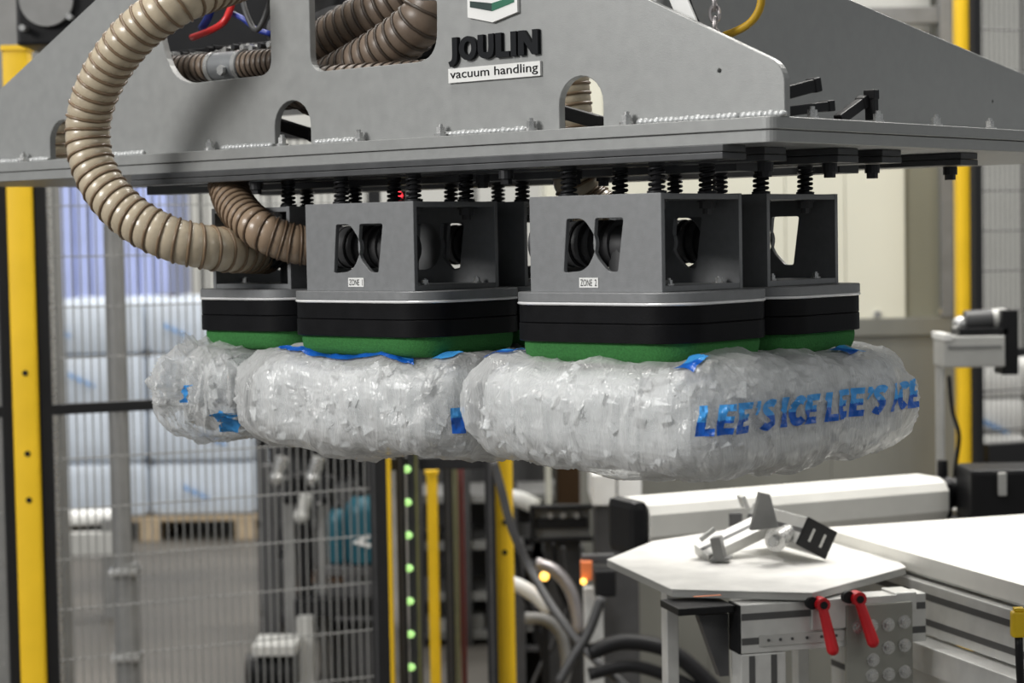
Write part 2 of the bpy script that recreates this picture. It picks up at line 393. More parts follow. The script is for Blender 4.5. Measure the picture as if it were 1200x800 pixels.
# ================================================================== setting
b = NB(); box(b, -9, 9, -4, 16, -0.1, 0.0); struct('floor', b, 'concrete', 'worn grey concrete factory floor')
b = NB(); box(b, -9, 9, 15.1, 15.3, 0, 7); wb = struct('wall_back', b, 'dark_grey', 'far wall of pale vertical cladding panels')
pm = NB(); box(pm, -0.235, 0.235, -0.05, 0.02, -2.9, 2.9, 0.01); me = bpy.data.meshes.new('wall_panel'); pm.to_mesh(me); pm.free()
for k in range(32): link('wall_panel', me, 'wall_panel', wb, loc=(-8.0 + k*0.5, 15.08, 2.95))

# ================================================================== vacuum gripper frame
PX, PY = 0.148, 0.0245                                # front right corner of the plates
fr = thing('gripper_frame', 'large grey welded steel gripper frame carrying all the suction units', 'machine', (PX, PY, 0.176), GM)
XC = -0.693
def plate(z0, z1, ins):
    P = roundpoly([(-1.62, PY+ins, 0.01), (PX-ins, PY+ins, 0.016), (PX-ins, 1.15, 0.02), (-1.62, 1.15, 0.02)])
    b = sheet(P, [rrect(-1.22, -0.10, 0.215, 1.02, 0.04)], z1-z0, 0.0008); b.transform(Matrix.Translation((0, 0, z0))); return b
obj('top_plate', plate(0.1915, 0.2065, 0.0), 'grey_paint', fr)
obj('bottom_plate', plate(0.176, 0.1905, 0.0012), 'grey_paint', fr)
# front web with its cut-outs
out = roundpoly([(PX+0.001, 0.2068, 0), (PX+0.001, 0.266, 0.035), (-0.30, 0.478, 0.1), (-0.33, 0.60, 0), (2*XC+0.33, 0.60, 0), (2*XC+0.30, 0.478, 0.1), (2*XC-PX, 0.262, 0.035), (2*XC-PX, 0.2068, 0)])
h2 = roundpoly([(-0.652, 0.56, 0.02), (-0.652, 0.309, 0.028), (-0.405, 0.309, 0.13), (-0.403, 0.391, 0.006), (-0.455, 0.396, 0.02), (-0.47, 0.56, 0.02)], 8)
h1 = [(2*XC - x, z) for x, z in reversed(h2)]
h1 = roundpoly([(-0.733, 0.56, 0.02), (-0.733, 0.311, 0.026), (-0.955, 0.309, 0.13), (-0.99, 0.42, 0.04), (-0.94, 0.56, 0.02)], 8)
def arch(c, w, top): return [(c+w, 0.2075)] + [(c + w*cos(a), top-w + w*sin(a)) for a in [k*pi/12 for k in range(13)]] + [(c-w, 0.2075)]
dot = lambda x, z, r: [(x + r*cos(k*pi/6), z + r*sin(k*pi/6)) for k in range(12)]
hs = [h1, h2, arch(-0.1575, 0.0365, 0.274), arch(XC+0.0015, 0.0385, 0.273), arch(-1.2285, 0.0365, 0.272), dot(0.057, 0.2655, 0.0035), dot(2*XC-0.057, 0.2655, 0.0035)]
b = sheet(out, hs, 0.012, 0.0008); b.transform(Matrix.Translation((0, 0.057, 0)) @ XZ); obj('front_web', b, 'grey_paint', fr)
# side web running back on the right
sw = roundpoly([(0.058, 0.2068, 0), (0.058, 0.60, 0), (0.22, 0.57, 0.05), (0.48, 0.398, 0.12), (1.13, 0.300, 0.02), (1.13, 0.2068, 0)])
b = sheet(sw, [dot(0.93, 0.268, 0.0035)], 0.012, 0.0008)
b.transform(Matrix(((0, 0, 1, -0.056), (1, 0, 0, 0), (0, 1, 0, 0), (0, 0, 0, 1)))); obj('side_web', b, 'grey_paint', fr)
# weld beads, one object each
for u0, u1 in ((-40, 22), (36, 56), (128, 168), (262, 320), (372, 424), (524, 618), (752, 862), (872, 919)):
    a, c = G(u0, 140, 1, 0.043), G(u1, 140, 1, 0.043)
    b = NB(); x = a.x
    while x < c.x:
        sph(b, (x, 0.0425 + random.uniform(-.0008, .0008), 0.2095), 0.0056, (1.25, 0.9, 0.80 + random.uniform(-.12, .2)), 6); x += 0.0078
    obj('weld_bead', b, 'weld', fr, smooth=True)
bb = NB(); hexbolt(bb, (0, 0, 0), 0.0062, 0.0165); bme = bpy.data.meshes.new('hex_bolt'); bb.to_mesh(bme); bb.free()
for u in (26, 100, 245, 330, 420, 516, 622, 734): link('hex_bolt', bme, 'bolt_zinc', fr, loc=(G(u, 150, 1, 0.033).x, 0.0335, 0.2066), rot=(0, 0, random.random()))
for u, v in ((952, 132), (1029, 140), (1097, 146), (1160, 150), (1225, 155)):
    link('hex_bolt', bme, 'bolt_zinc', fr, loc=(0.122, G(u, v, 0, 0.122).y, 0.2066), rot=(0, 0, random.random()))
# cross bars under the plates that carry the spring posts
for (y0, y1, xe, z0) in ((0.012, 0.062, 0.083, 0.1585), (0.120, 0.170, 0.070, 0.1585), (0.245, 0.295, 0.098, 0.1575), (0.350, 0.400, 0.10, 0.1585), (0.560, 0.61, 0.10, 0.1585)):
    b = NB(); box(b, -1.02, xe, y0, y1, z0, 0.1665, 0.001); box(b, -1.02, xe, y0+0.001, y1-0.001, 0.1672, 0.1758, 0.001)
    obj('cross_bar', b, 'bar_dark', fr)
for x, y in ((0.07, 0.27), (0.055, 0.145), (0.07, 0.375), (0.07, 0.585), (-0.27, 0.027), (-0.42, 0.15), (-0.76, 0.035), (-0.98, 0.15), (-0.30, 0.27), (-0.25, 0.145)):
    b = NB(); cyl(b, (x, y, 0.1575), (x, y, 0.146), 0.010, n=14); cyl(b, (x, y, 0.146), (x, y, 0.139), 0.0075, n=6); obj('bar_bolt', b, 'bolt_black', fr)
for y0 in (0.19, 0.44):
    b = NB(); box(b, -1.2, -0.02, y0, y0+0.05, 0.150, 0.1755, 0.001); obj('under_rail', b, 'bar_dark', fr)

# badge, raised lettering and name strip on the front web
FY = 0.0450
def front(bm, t0, t1):                                # flat bmesh (x, z) -> slab standing on the front web
    r = bmesh.ops.extrude_face_region(bm, geom=bm.faces[:]); up = [v for v in r['geom'] if isinstance(v, bmesh.types.BMVert)]
    for v in bm.verts: v.co = Vector((v.co.x, FY - t0, v.co.y))
    for v in up: v.co.y = FY - t1
    bmesh.ops.recalc_face_normals(bm, faces=bm.faces[:]); return bm
def poly2(P):
    b = NB(); b.faces.new([b.verts.new((x, z, 0)) for x, z in P]); return b
cx, hw = -0.3005, 0.0435
shield = [(cx-hw, 0.362), (cx, 0.352), (cx+hw, 0.362), (cx+hw, 0.44), (cx-hw, 0.44)]
bd = obj('badge', front(poly2(shield), 0.0, 0.005), 'sign_white', fr, label='white shield badge with green bars')
for i, z in enumerate((0.3665, 0.3845, 0.4025)):
    iw = hw-0.005; h = 0.0105
    obj('badge_bar', front(poly2([(cx-iw, z+0.0085), (cx, z), (cx, z+h), (cx-iw, z+h+0.006)]), 0.005, 0.0056), 'logo_dark', bd)
    obj('badge_bar', front(poly2([(cx, z), (cx+iw, z+0.0085), (cx+iw, z+h+0.006), (cx, z+h)]), 0.005, 0.0056), 'logo_green', bd)
# letters of the name, one by one
def raised(ch, x0, x1, z0, z1, t):
    b = words_bm(ch, 1.0, 0.0, t=0.25); fit2d(b, x0, x1, z0, z1)
    obj('raised_letter', front(b, 0.0, t), 'letter_black', fr)
xs = [-0.3795, -0.3600, -0.3265, -0.2950, -0.2690, -0.2560]; ws = [0.0165, 0.0315, 0.0285, 0.0235, 0.0095, 0.0335]
for ch, x, w in zip('JOULIN', xs, ws): raised(ch, x, x+w, 0.3055 if ch != 'J' else 0.2985, 0.3375, 0.006)
sp = obj('name_strip', front(poly2([(-0.3815, 0.2775), (-0.221, 0.2775), (-0.221, 0.2965), (-0.3815, 0.2965)]), 0.0, 0.004), 'sign_white', fr)
tb = fit2d(text_bm('vacuum handling', 1.0, 0.004), -0.378, -0.2245, 0.2795, 0.2945)
obj('lettering', front(tb, 0.004, 0.0045), 'letter_black', sp)

# ================================================================== suction units
WB, DB, HB = 0.208, 0.172, 0.12
CUT1 = roundpoly([(0.060, 0.092, 0.004), (0.088, 0.092, 0.02), (0.112, 0.062, 0.035), (0.092, 0.026, 0.03), (0.054, 0.0235, 0.004)])
CUT2 = roundpoly([(0.106, 0.092, 0.004), (0.151, 0.092, 0.004), (0.141, 0.0245, 0.004), (0.126, 0.0245, 0.012), (0.1015, 0.048, 0.035)])
M_ = {}
def mesh_of(key, bm, m, smooth=False):
    me = bpy.data.meshes.new(key)
    if smooth:
        for f in bm.faces: f.smooth = True
    bm.to_mesh(me); bm.free()
    if smooth: smooth_by_angle(me, radians(40))
    me.materials.append(MATS[m]); M_[key] = me
for key, yy in (('front_plate', 0.007), ('rear_plate', DB)):
    b = sheet([(-WB, 0), (0, 0), (0, HB), (-WB, HB)], [[(x-WB, z) for x, z in CUT1], [(x-WB, z) for x, z in CUT2]], 0.007, 0.0005)
    b.transform(Matrix.Translation((0, yy, 0)) @ XZ); mesh_of(key, b, 'housing_grey')
mesh_of('top_plate', box(NB(), -WB, 0, 0.007, DB-0.007, HB-0.007, HB, 0.0005), 'housing_grey')
mesh_of('base_plate', box(NB(), -WB, 0, 0.007, DB-0.007, 0, 0.007, 0.0005), 'housing_grey')
FX0, FX1, FY0, FY1, FR = -0.241, 0.042, -0.024, 0.201, 0.058
def ring(ins, z0, z1, key, m, bev=0.001):
    P = rrect(FX0+ins, FX1-ins, FY0+ins, FY1-ins, FR-ins, 10); mesh_of(key, prism(NB(), P, z0, z1, bev=bev), m, True)
ring(0.0, -0.0125, -0.0003, 'flange', 'housing_grey'); ring(-0.0008, -0.0160, -0.0125, 'chamfer_glint', 'chamfer_glint', 0.0012)
ring(0.0015, -0.0385, -0.0160, 'upper_body', 'body_black'); ring(0.0010, -0.0620, -0.0390, 'lower_body', 'body_black')
b = NB(); rings = []
for ins, z in ((0.008, -0.062), (0.0075, -0.068), (0.009, -0.078), (0.013, -0.086), (0.020, -0.0895)):
    rings.append([b.verts.new((x, y, z)) for x, y in rrect(FX0+ins, FX1-ins, FY0+ins, FY1-ins, FR-ins, 10)])
for a, c in zip(rings, rings[1:]):
    for k in range(len(a)): b.faces.new((a[k], c[k], c[(k+1) % len(a)], a[(k+1) % len(a)]))
b.faces.new(rings[-1]); b.faces.new(list(reversed(rings[0]))); bmesh.ops.recalc_face_normals(b, faces=b.faces[:]); mesh_of('foam_pad', b, 'foam_green', True)
b = NB(); H = [Vector((0.0092*cos(2*pi*k/14), 0.0092*sin(2*pi*k/14), 0.002 + k/14*0.0062)) for k in range(14*5+8)]
tube(b, H, 0.0021, 6, step=0.003, spline=False); mesh_of('spring', b, 'spring_black', True)
b = NB(); cyl(b, (0, 0, -0.024), (0, 0, 0.042), 0.0058, n=12); cyl(b, (0, 0, 0.0), (0, 0, 0.004), 0.0125, n=16); cyl(b, (0, 0, 0.0345), (0, 0, 0.042), 0.0105, n=14); mesh_of('guide_rod', b, 'bolt_black', True)
b = NB(); cyl(b, (0, 0, -0.0075), (0, 0, -0.010), 0.0135, n=16); cyl(b, (0, 0, -0.010), (0, 0, -0.018), 0.0105, n=6); cyl(b, (0, 0, -0.018), (0, 0, -0.025), 0.0065, n=10); mesh_of('rod_nut', b, 'dark_grey')
b = NB(); hexbolt(b, (0, 0, 0.007), 0.0045, 0.009); mesh_of('base_bolt', b, 'bolt_zinc')
b = NB(); box(b, -0.0150, 0.0150, -0.0007, 0, -0.0062, 0.0062); mesh_of('zone_label', b, 'sign_white')
b = NB(); cyl(b, (-0.26, 0.085, 0.060), (-0.19, 0.085, 0.060), 0.029, n=24); cyl(b, (-0.205, 0.085, 0.060), (-0.09, 0.085, 0.055), 0.0265, n=24); cyl(b, (-0.115, 0.085, 0.055), (-0.115, 0.085, 0.007), 0.026, n=20)
for k in range(8): cyl(b, (-0.245 + k*0.016, 0.085, 0.0595), (-0.239 + k*0.016, 0.085, 0.0595), 0.0305, n=24)
mesh_of('suction_elbow', b, 'dark_grey', True)
for d in '12':
    tb = fit2d(text_bm('ZONE  ' + d, 1.0, 0.004), -0.0130, 0.0130, -0.0042, 0.0042); tb.transform(Matrix.Translation((0, -0.0010, 0)) @ XZ); mesh_of('lettering' + d, tb, 'letter_black')
def unit(label, loc, rz, zone=None):
    t = thing('suction_unit', label, 'suction cup', loc, GM, 'spring mounted suction units under the gripper frame')
    t.matrix_world = GM @ Matrix.Translation(loc) @ Matrix.Rotation(rz, 4, 'Z'); OFF[t.name] = Vector((0, 0, 0))
    for k in ('front_plate', 'rear_plate', 'top_plate', 'base_plate', 'flange', 'chamfer_glint', 'upper_body', 'lower_body', 'foam_pad', 'suction_elbow'):
        link(k, M_[k], None, t)
    for x in (-0.034, -0.174):
        for y in (0.038, 0.145):
            s = link('guide_rod', M_['guide_rod'], None, t, loc=(x, y, HB)); link('spring', M_['spring'], None, s); link('rod_nut', M_['rod_nut'], None, s)
            link('base_bolt', M_['base_bolt'], None, t, loc=(x+0.012, y+0.006, 0), rot=(0, 0, random.random()))
    if zone:
        zl = link('zone_label', M_['zone_label'], None, t, loc=(-0.110 if zone == '1' else -0.113, -0.0002, 0.0115)); link('lettering', M_['lettering' + zone], None, zl)
    return t
S_, T_ = 0.413, 0.229
unit('nearest suction unit, labelled ZONE 2, right of the ZONE 1 unit', (0, 0, 0), 0, '2')
unit('suction unit labelled ZONE 1 that the short brown hose runs into', (-S_, 0, 0), 0, '1')
unit('rightmost suction unit, behind ZONE 2, with a see-through dark housing', (0, T_, 0), 0)
unit('mostly hidden suction unit squeezed between the ZONE 1 and ZONE 2 units', (-S_, T_, 0), 0)
unit('leftmost suction unit, turned sideways, fed by the big looping hose', (-0.723, 0.273, 0), pi/2)

# ================================================================== hoses on the gripper
def GL(rows): return [G(u, v, 1, y) for u, v, y in rows]
hose('vacuum_hose', 'long beige spiral hose looping down in front of the frame at left', GL([(330, -60, 0.16), (285, -28, 0.06), (222, -4, -0.06), (164, 34, -0.10), (122, 88, -0.11), (103, 146, -0.11), (112, 202, -0.11), (146, 248, -0.10), (196, 278, -0.07), (250, 291, -0.015), (292, 294, 0.06), (312, 295, 0.13)]), 0.0335, 0.0182, GM)
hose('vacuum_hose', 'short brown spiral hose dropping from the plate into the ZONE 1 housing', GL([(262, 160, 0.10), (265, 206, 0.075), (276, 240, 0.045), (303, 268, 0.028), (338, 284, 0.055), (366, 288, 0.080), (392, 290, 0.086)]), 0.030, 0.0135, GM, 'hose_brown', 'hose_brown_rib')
hose('vacuum_hose', 'upper brown spiral hose crossing the right-hand window of the frame', GL([(325, 92, 0.17), (368, 62, 0.17), (420, 30, 0.17), (475, -2, 0.18), (540, -45, 0.20)]), 0.040, 0.019, GM, 'hose_shaded', 'hose_shaded_rib')
hose('vacuum_hose', 'lower brown spiral hose bending up in the right-hand window of the frame', GL([(360, 110, 0.14), (408, 84, 0.13), (455, 56, 0.125), (496, 22, 0.13), (522, -30, 0.16)]), 0.036, 0.018, GM, 'hose_shaded', 'hose_shaded_rib')
hose('vacuum_hose', 'level brown spiral hose lying along the bottom of the right-hand frame window', GL([(320, 106, 0.085), (380, 101, 0.085), (440, 98, 0.085), (520, 94, 0.085)]), 0.030, 0.018, GM, 'hose_shaded', 'hose_shaded_rib')
hose('vacuum_hose', 'level brown spiral hose left of the grey pipe coupling', GL([(178, 84, 0.11), (215, 81, 0.11), (254, 78, 0.11)]), 0.022, 0.0135, GM, 'hose_shaded', 'hose_shaded_rib')
hose('vacuum_hose', 'level brown spiral hose right of the grey pipe coupling', GL([(284, 77, 0.11), (306, 75, 0.11), (345, 72, 0.11)]), 0.022, 0.0115, GM, 'hose_shaded', 'hose_shaded_rib')
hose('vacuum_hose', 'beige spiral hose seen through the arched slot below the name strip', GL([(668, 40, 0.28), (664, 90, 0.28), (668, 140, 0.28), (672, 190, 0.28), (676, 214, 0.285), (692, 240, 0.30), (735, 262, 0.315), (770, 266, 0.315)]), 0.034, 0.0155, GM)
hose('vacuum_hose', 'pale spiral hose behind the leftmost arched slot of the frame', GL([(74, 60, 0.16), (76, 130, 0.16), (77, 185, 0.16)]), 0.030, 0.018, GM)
ct = thing('pipe_coupling', 'grey pipe coupling between two level hoses in the left frame window', 'coupling', G(269, 80, 1, 0.11), GM)
a, c = G(250, 79, 1, 0.11), G(288, 76, 1, 0.11)
obj('sleeve', cyl(NB(), a, c, 0.0225, n=28), 'coupling_grey', ct, smooth='auto')
obj('clamp_band', cyl(NB(), a.lerp(c, 0.02), a.lerp(c, 0.14), 0.0238, n=28), 'bolt_zinc', ct, smooth='auto')
obj('clamp_band', cyl(NB(), a.lerp(c, 0.86), a.lerp(c, 0.98), 0.0238, n=28), 'bolt_zinc', ct, smooth='auto')
q = a.lerp(c, 0.5) + Vector((0.01, -0.0225, -0.008)); obj('plug', cyl(NB(), q, q + Vector((0, -0.006, 0)), 0.008, n=6), 'bolt_zinc', ct)

# dark machinery inside the frame, plus a dark backing block
mf = thing('vacuum_manifold', 'black vacuum manifold beam with metal fittings behind the frame windows', 'manifold', (XC, 0.30, 0.34), GM)
obj('beam', box(NB(), -1.25, -0.66, 0.25, 0.32, 0.345, 0.385, 0.003), 'black_plastic', mf)
obj('dark_backing', box(NB(), -1.36, -0.62, 0.325, 0.62, 0.30, 0.62, 0.01), 'black_plastic', mf)  # black block added so the frame windows look shaded inside
obj('fitting_rail', box(NB(), -1.12, -0.72, 0.165, 0.19, 0.356, 0.378, 0.002), 'bolt_black', mf)
for k in range(17):
    x = -1.10 + k*0.020; z = 0.362 + 0.012*random.random(); b = NB(); cyl(b, (x, 0.150, z), (x, 0.166, z), 0.0075, n=10); cyl(b, (x, 0.138, z), (x, 0.150, z), 0.005, n=6); obj('fitting', b, 'bolt_zinc' if k % 3 else 'bolt_black', mf)
b = NB(); cyl(b, (-0.90, 0.22, 0.395), (-0.70, 0.22, 0.40), 0.03, n=20); cyl(b, (-0.80, 0.22, 0.40), (-0.80, 0.22, 0.48), 0.022, n=20); obj('valve_body', b, 'dark_grey', mf, smooth='auto')
def cable(name, label, cat, pts, r, m, frame=GM, n=8):
    t = obj(name, tube(NB(), pts, r, n, step=max(0.008, r)), m, None, smooth=True)
    if frame is not None: t.matrix_world = frame
    props(t, label, cat); return t
cable('air_tube', 'thick red air tube curving behind the left frame window', 'tube', GL([(225, 44, 0.15), (246, 36, 0.14), (262, 26, 0.14), (270, 10, 0.15), (276, -15, 0.17)]), 0.0055, 'red_tube')
cable('air_tube', 'dark blue air tube left of the red one', 'tube', GL([(236, 34, 0.17), (244, 20, 0.17), (250, 0, 0.18), (252, -20, 0.18)]), 0.0065, 'blue_tube')
cable('air_tube', 'dark blue air tube running right of the red one', 'tube', GL([(268, 14, 0.16), (285, 22, 0.16), (300, 34, 0.17), (318, 40, 0.18)]), 0.0045, 'blue_tube')
cable('cable', 'grey looped cable hanging in the left frame window', 'cable', GL([(282, -12, 0.12), (288, 14, 0.11), (298, 34, 0.11), (306, 30, 0.11), (316, 4, 0.12), (320, -14, 0.13)]), 0.0045, 'dark_grey')
cable('cable', 'yellow cable looping down between the two webs', 'cable', GL([(893, -20, 0.13), (891, 8, 0.13), (880, 26, 0.13), (862, 37, 0.13), (845, 44, 0.13), (830, 60, 0.13)]), 0.0052, 'yellow_cable')
cable('cable', 'black cable beside the white strap above the front web', 'cable', GL([(800, -20, 0.09), (806, 6, 0.09), (816, 30, 0.09)]), 0.006, 'black_plastic')
st = obj('strap', NB(), 'sign_white'); bm = box(NB(), -0.012, 0.012, -0.002, 0.002, -0.10, 0.05, 0.0008); bm.to_mesh(st.data); bm.free()
st.matrix_world = GM @ Matrix.Translation(G(795, -2, 1, 0.075)) @ Matrix.Rotation(-0.45, 4, 'Y'); props(st, 'white flat strap leaning behind the top of the front web', 'strap')
ch = thing('lifting_chain', 'steel link chain hanging between the two webs', 'chain', G(838, 40, 1, 0.10), GM)
b = NB(); lp = [Vector((0.0058*cos(a)*1.0, 0, 0.0105*sin(a))) for a in [k*2*pi/14 for k in range(15)]]
tube(b, lp, 0.0024, 6, step=0.002, spline=False); lme = bpy.data.meshes.new('link'); b.to_mesh(lme); b.free()
c0 = G(838, 44, 1, 0.10)
for k in range(8): link('link', lme, 'chain_steel', ch, loc=(c0.x, c0.y, c0.z + k*0.0145), rot=(0, 0, 0.5 + (pi/2 if k % 2 else 0)))
# black latch handles on the plate
def latch(label, pieces):
    base = Vector(pieces[0][0]); t = thing('latch_handle', label, 'handle', (base.x, base.y, 0.2066), GM, 'black latch handles on the gripper plate')
    for p, q, w, h in pieces:
        p, q = Vector(p), Vector(q); M = basis(p, q-p); L = (q-p).length
        obj('lever', box(NB(), 0, L, -w/2, w/2, -h/2, h/2, 0.002, M), 'black_plastic', t)
        obj('end_cap', box(NB(), L-0.012, L+0.001, -w/2-0.001, w/2+0.001, -h/2-0.001, h/2+0.001, 0.002, M), 'black_plastic', t)
    b = NB(); box(b, base.x-0.012, base.x+0.012, base.y-0.012, base.y+0.012, 0.2067, max(0.212, base.z), 0.001); obj('bracket', b, 'bolt_black', t)
g = lambda u, v, x: G(u, v, 0, x)
latch('pair of black latch levers sticking out beyond the front web', [(g(905, 113, 0.09), g(957, 99, 0.10), 0.014, 0.016), (g(905, 133, 0.09), g(972, 124, 0.10), 0.016, 0.012)])
latch('black angled latch with an upright grip at the right of the plate', [(g(982, 141, 0.085), g(1013, 118, 0.085), 0.012, 0.014), (g(1022, 141, 0.092), g(1021, 106, 0.092), 0.014, 0.013)])
latch('black latch lever seen through the arched slot below the name strip', [(G(648, 128, 1, 0.16), G(712, 146, 1, 0.16), 0.014, 0.018)])
latch('black latch lever seen through the middle arched slot', [(G(312, 141, 1, 0.16), G(372, 160, 1, 0.16), 0.014, 0.018)])

# ================================================================== bags of ice
def bag_form(c, h, seed, n, amp=1.0, pw=5.4, cuts=84, wr=1.0, lump=1.0):
    b = bmesh.new(); bmesh.ops.create_cube(b, size=2); bmesh.ops.subdivide_edges(b, edges=b.edges[:], cuts=cuts, use_grid_fill=True)
    sd = Vector((seed*3.1, seed*7.7, seed*1.3)); c = Vector(c); h = Vector(h)
    for v in b.verts:
        p = v.co; s = (abs(p.x)**pw + abs(p.y)**pw + abs(p.z)**4.2)**(-1/pw) if p.length else 1
        q = p*s
        nrm = Vector((abs(q.x)**(pw-1)*(1 if q.x > 0 else -1)/h.x, abs(q.y)**(pw-1)*(1 if q.y > 0 else -1)/h.y, abs(q.z)**1.6*(1 if q.z > 0 else -1)/h.z)).normalized()
        w = Vector((q.x*h.x, q.y*h.y, q.z*h.z))
        if q.z > 0: w.z += 0.020*max(0, min(1, (q.y - 0.70)/0.28))*q.z
        d = lump*(0.014*noise.noise(w/0.11 + sd) + 0.0060*noise.noise(w/0.04 + sd*2))
        side = 1 - abs(nrm.z)**2
        d -= 0.013*math.exp(-((w.y-0.03)/0.030)**2)*(1 - max(0, nrm.z))*(1 if nrm.x > -0.3 else 0)
        if wr:
            ws = w + 0.022*noise.noise_vector(w/0.10 + sd)
            al = (ws.y if abs(nrm.x) > abs(nrm.y) else ws.x) + ws.z*(0.35 + 0.25*noise.noise(w/0.2 + sd))
            tq = 1 - abs(noise.noise(Vector((al/0.030, seed, ws.z/0.22)))); d += wr*0.0080*side*tq**8
            tq = 1 - abs(noise.noise(Vector((al/0.014, seed*2, ws.z/0.12)))); d += wr*0.0040*side*tq**7
            tq = 1 - abs(noise.noise(ws/0.030 + sd*3)); d += wr*0.0035*tq**5
            d -= 0.004
        v.co = c + w + nrm*d*amp
    return b
def ice_fill(c, h, n, seed):
    b = bag_form(c, h - Vector((.018, .018, .016)), seed, 0, 0.7, cuts=14, wr=0); rnd = random.Random(seed); c = Vector(c)
    V = []; Fc = []; pw = 5.4
    for i in range(n):
        while True:
            p = Vector((rnd.uniform(-1, 1), rnd.uniform(-1, 1), rnd.uniform(-1, 1)))
            m = max(abs(p.x), abs(p.y), abs(p.z))
            if m > 0.2: p /= m; break
        s = (abs(p.x)**pw + abs(p.y)**pw + abs(p.z)**4.2)**(-1/pw); p = Vector((p.x*s*(h.x-.018), p.y*s*(h.y-.018), p.z*s*(h.z-.017)))*rnd.uniform(0.94, 0.985)
        Q = Matrix.Rotation(rnd.uniform(0, 6.3), 3, 'Z') @ Matrix.Rotation(rnd.uniform(0, 6.3), 3, 'X') @ Matrix.Rotation(rnd.uniform(0, 6.3), 3, 'Y')
        sx, sy, sz = rnd.uniform(.010, .017), rnd.uniform(.007, .012), rnd.uniform(.004, .008); k = len(V)
        for X in (-1, 1):
            for Y in (-1, 1):
                for Z in (-1, 1): V.append(c + p + Q @ Vector((X*sx*rnd.uniform(.6, 1), Y*sy*rnd.uniform(.6, 1), Z*sz*rnd.uniform(.6, 1))))
        Fc += [tuple(k+i for i in f) for f in ((0, 1, 3, 2), (4, 6, 7, 5), (0, 4, 5, 1), (2, 3, 7, 6), (0, 2, 6, 4), (1, 5, 7, 3))]
    me = bpy.data.meshes.new('tmp'); me.from_pydata([tuple(v) for v in V], [], Fc); b.from_mesh(me); bpy.data.meshes.remove(me); return b
def ice_bag(label, c, h, seed, chips, amp=1.0, wr=1.0, lump=1.0):
    c, h = Vector(c), Vector(h)
    t = thing('ice_bag', label, 'ice bag', c - Vector((0, 0, h.z)), GM, 'bags of ice held by the suction units')
    f = bag_form(c, h, seed, 0, amp, wr=wr, lump=lump); bvh = BVHTree.FromBMesh(f)
    film = obj('film', f, 'film', t, smooth=True)
    obj('ice_cubes', ice_fill(c, h, chips, seed), 'ice', t, kind='stuff')
    return t, film, bvh
def on_bag(b, bvh, a, ex, ez, inward, parent, name='print', mats=('ink_light',), split=None, cuts=True, lift=0.0030):
    """flat artwork (x, y in metres) laid on the film: start a, axes ex / ez, pressed on along `inward`"""
    bmesh.ops.triangulate(b, faces=b.faces[:])
    for _ in range(6):
        es = [e for e in b.edges if e.calc_length() > 0.004]
        if not es: break
        bmesh.ops.subdivide_edges(b, edges=es, cuts=1); bmesh.ops.triangulate(b, faces=b.faces[:])
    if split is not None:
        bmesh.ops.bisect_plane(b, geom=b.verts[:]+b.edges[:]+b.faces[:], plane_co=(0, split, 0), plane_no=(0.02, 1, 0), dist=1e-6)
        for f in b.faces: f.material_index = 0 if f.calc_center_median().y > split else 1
    a, ex, ez, inward = Vector(a), Vector(ex), Vector(ez), Vector(inward).normalized()
    dead = []
    for v in b.verts:
        p = a + ex*v.co.x + ez*v.co.y - inward*0.4
        hit, nrm, i, d = bvh.ray_cast(p, inward)
        if hit is None: dead.append(v); continue
        v.co = hit - inward*lift
    bmesh.ops.delete(b, geom=dead, context='VERTS')
    return obj(name, b, None, parent, mats=list(mats))
bagB, filmB, bvB = ice_bag('ice bag with blue LEE\'S ICE lettering along its right side', (-0.107, 0.212, -0.155), (0.218, 0.268, 0.079), 3, 700)
bagA, filmA, bvA = ice_bag('ice bag under the ZONE 1 suction unit, middle of the three bags', (-0.545, 0.195, -0.157), (0.223, 0.250, 0.078), 5, 700)
bagC, filmC, bvC = ice_bag('loosely filled ice bag at the far left with a ruffled end', (-0.856, 0.19, -0.152), (0.084, 0.205, 0.072), 9, 240, 1.25, 1.6, 1.0)
# the name along the right side
A0, A1 = G(817, 513, 0, 0.085), G(1068, 474, 0, 0.085)
ex = (A1 - A0); ln = ex.length; ex = ex/ln
tb = words_bm("LEE'S ICE LEE'S ICE", 1.0, 0.20, 0.09, 0.22, 0.27); fit2d(tb, 0, ln, 0, 0.037)
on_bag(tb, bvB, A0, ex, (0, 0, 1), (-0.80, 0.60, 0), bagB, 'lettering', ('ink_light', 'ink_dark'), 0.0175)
def patch(u, v, poly, bvh, bag, axis, val, inward, ex=None, ez=None, mats=('ink_light', 'ink_dark'), split=None):
    b = NB(); b.faces.new([b.verts.new((x, y, 0)) for x, y in poly])
    on_bag(b, bvh, G(u, v, axis, val), ex or (1, 0, 0), ez or (0, 0, 1), inward, bag, 'print_patch', mats, split)
sd = (0.25, 0.97, 0)
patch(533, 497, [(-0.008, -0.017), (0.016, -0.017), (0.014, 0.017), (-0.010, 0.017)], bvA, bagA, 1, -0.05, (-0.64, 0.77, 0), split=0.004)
dn = (0, 0, -1)
def top_patch(x, y, poly, bvh, bag, split=None): 
    b = NB(); b.faces.new([b.verts.new((p, q, 0)) for p, q in poly]); on_bag(b, bvh, (x, y, 0.1), (1, 0, 0), (0, 1, 0), dn, bag, 'print_patch', ('ink_light', 'ink_dark'), split)
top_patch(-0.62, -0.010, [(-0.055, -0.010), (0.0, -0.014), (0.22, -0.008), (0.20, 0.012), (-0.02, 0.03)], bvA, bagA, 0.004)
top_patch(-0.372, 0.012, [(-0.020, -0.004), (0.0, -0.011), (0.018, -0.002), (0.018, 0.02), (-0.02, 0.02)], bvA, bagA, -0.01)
top_patch(-0.255, 0.005, [(-0.03, -0.014), (0.02, -0.022), (0.02, 0.04), (-0.03, 0.04)], bvB, bagB, 0.0)
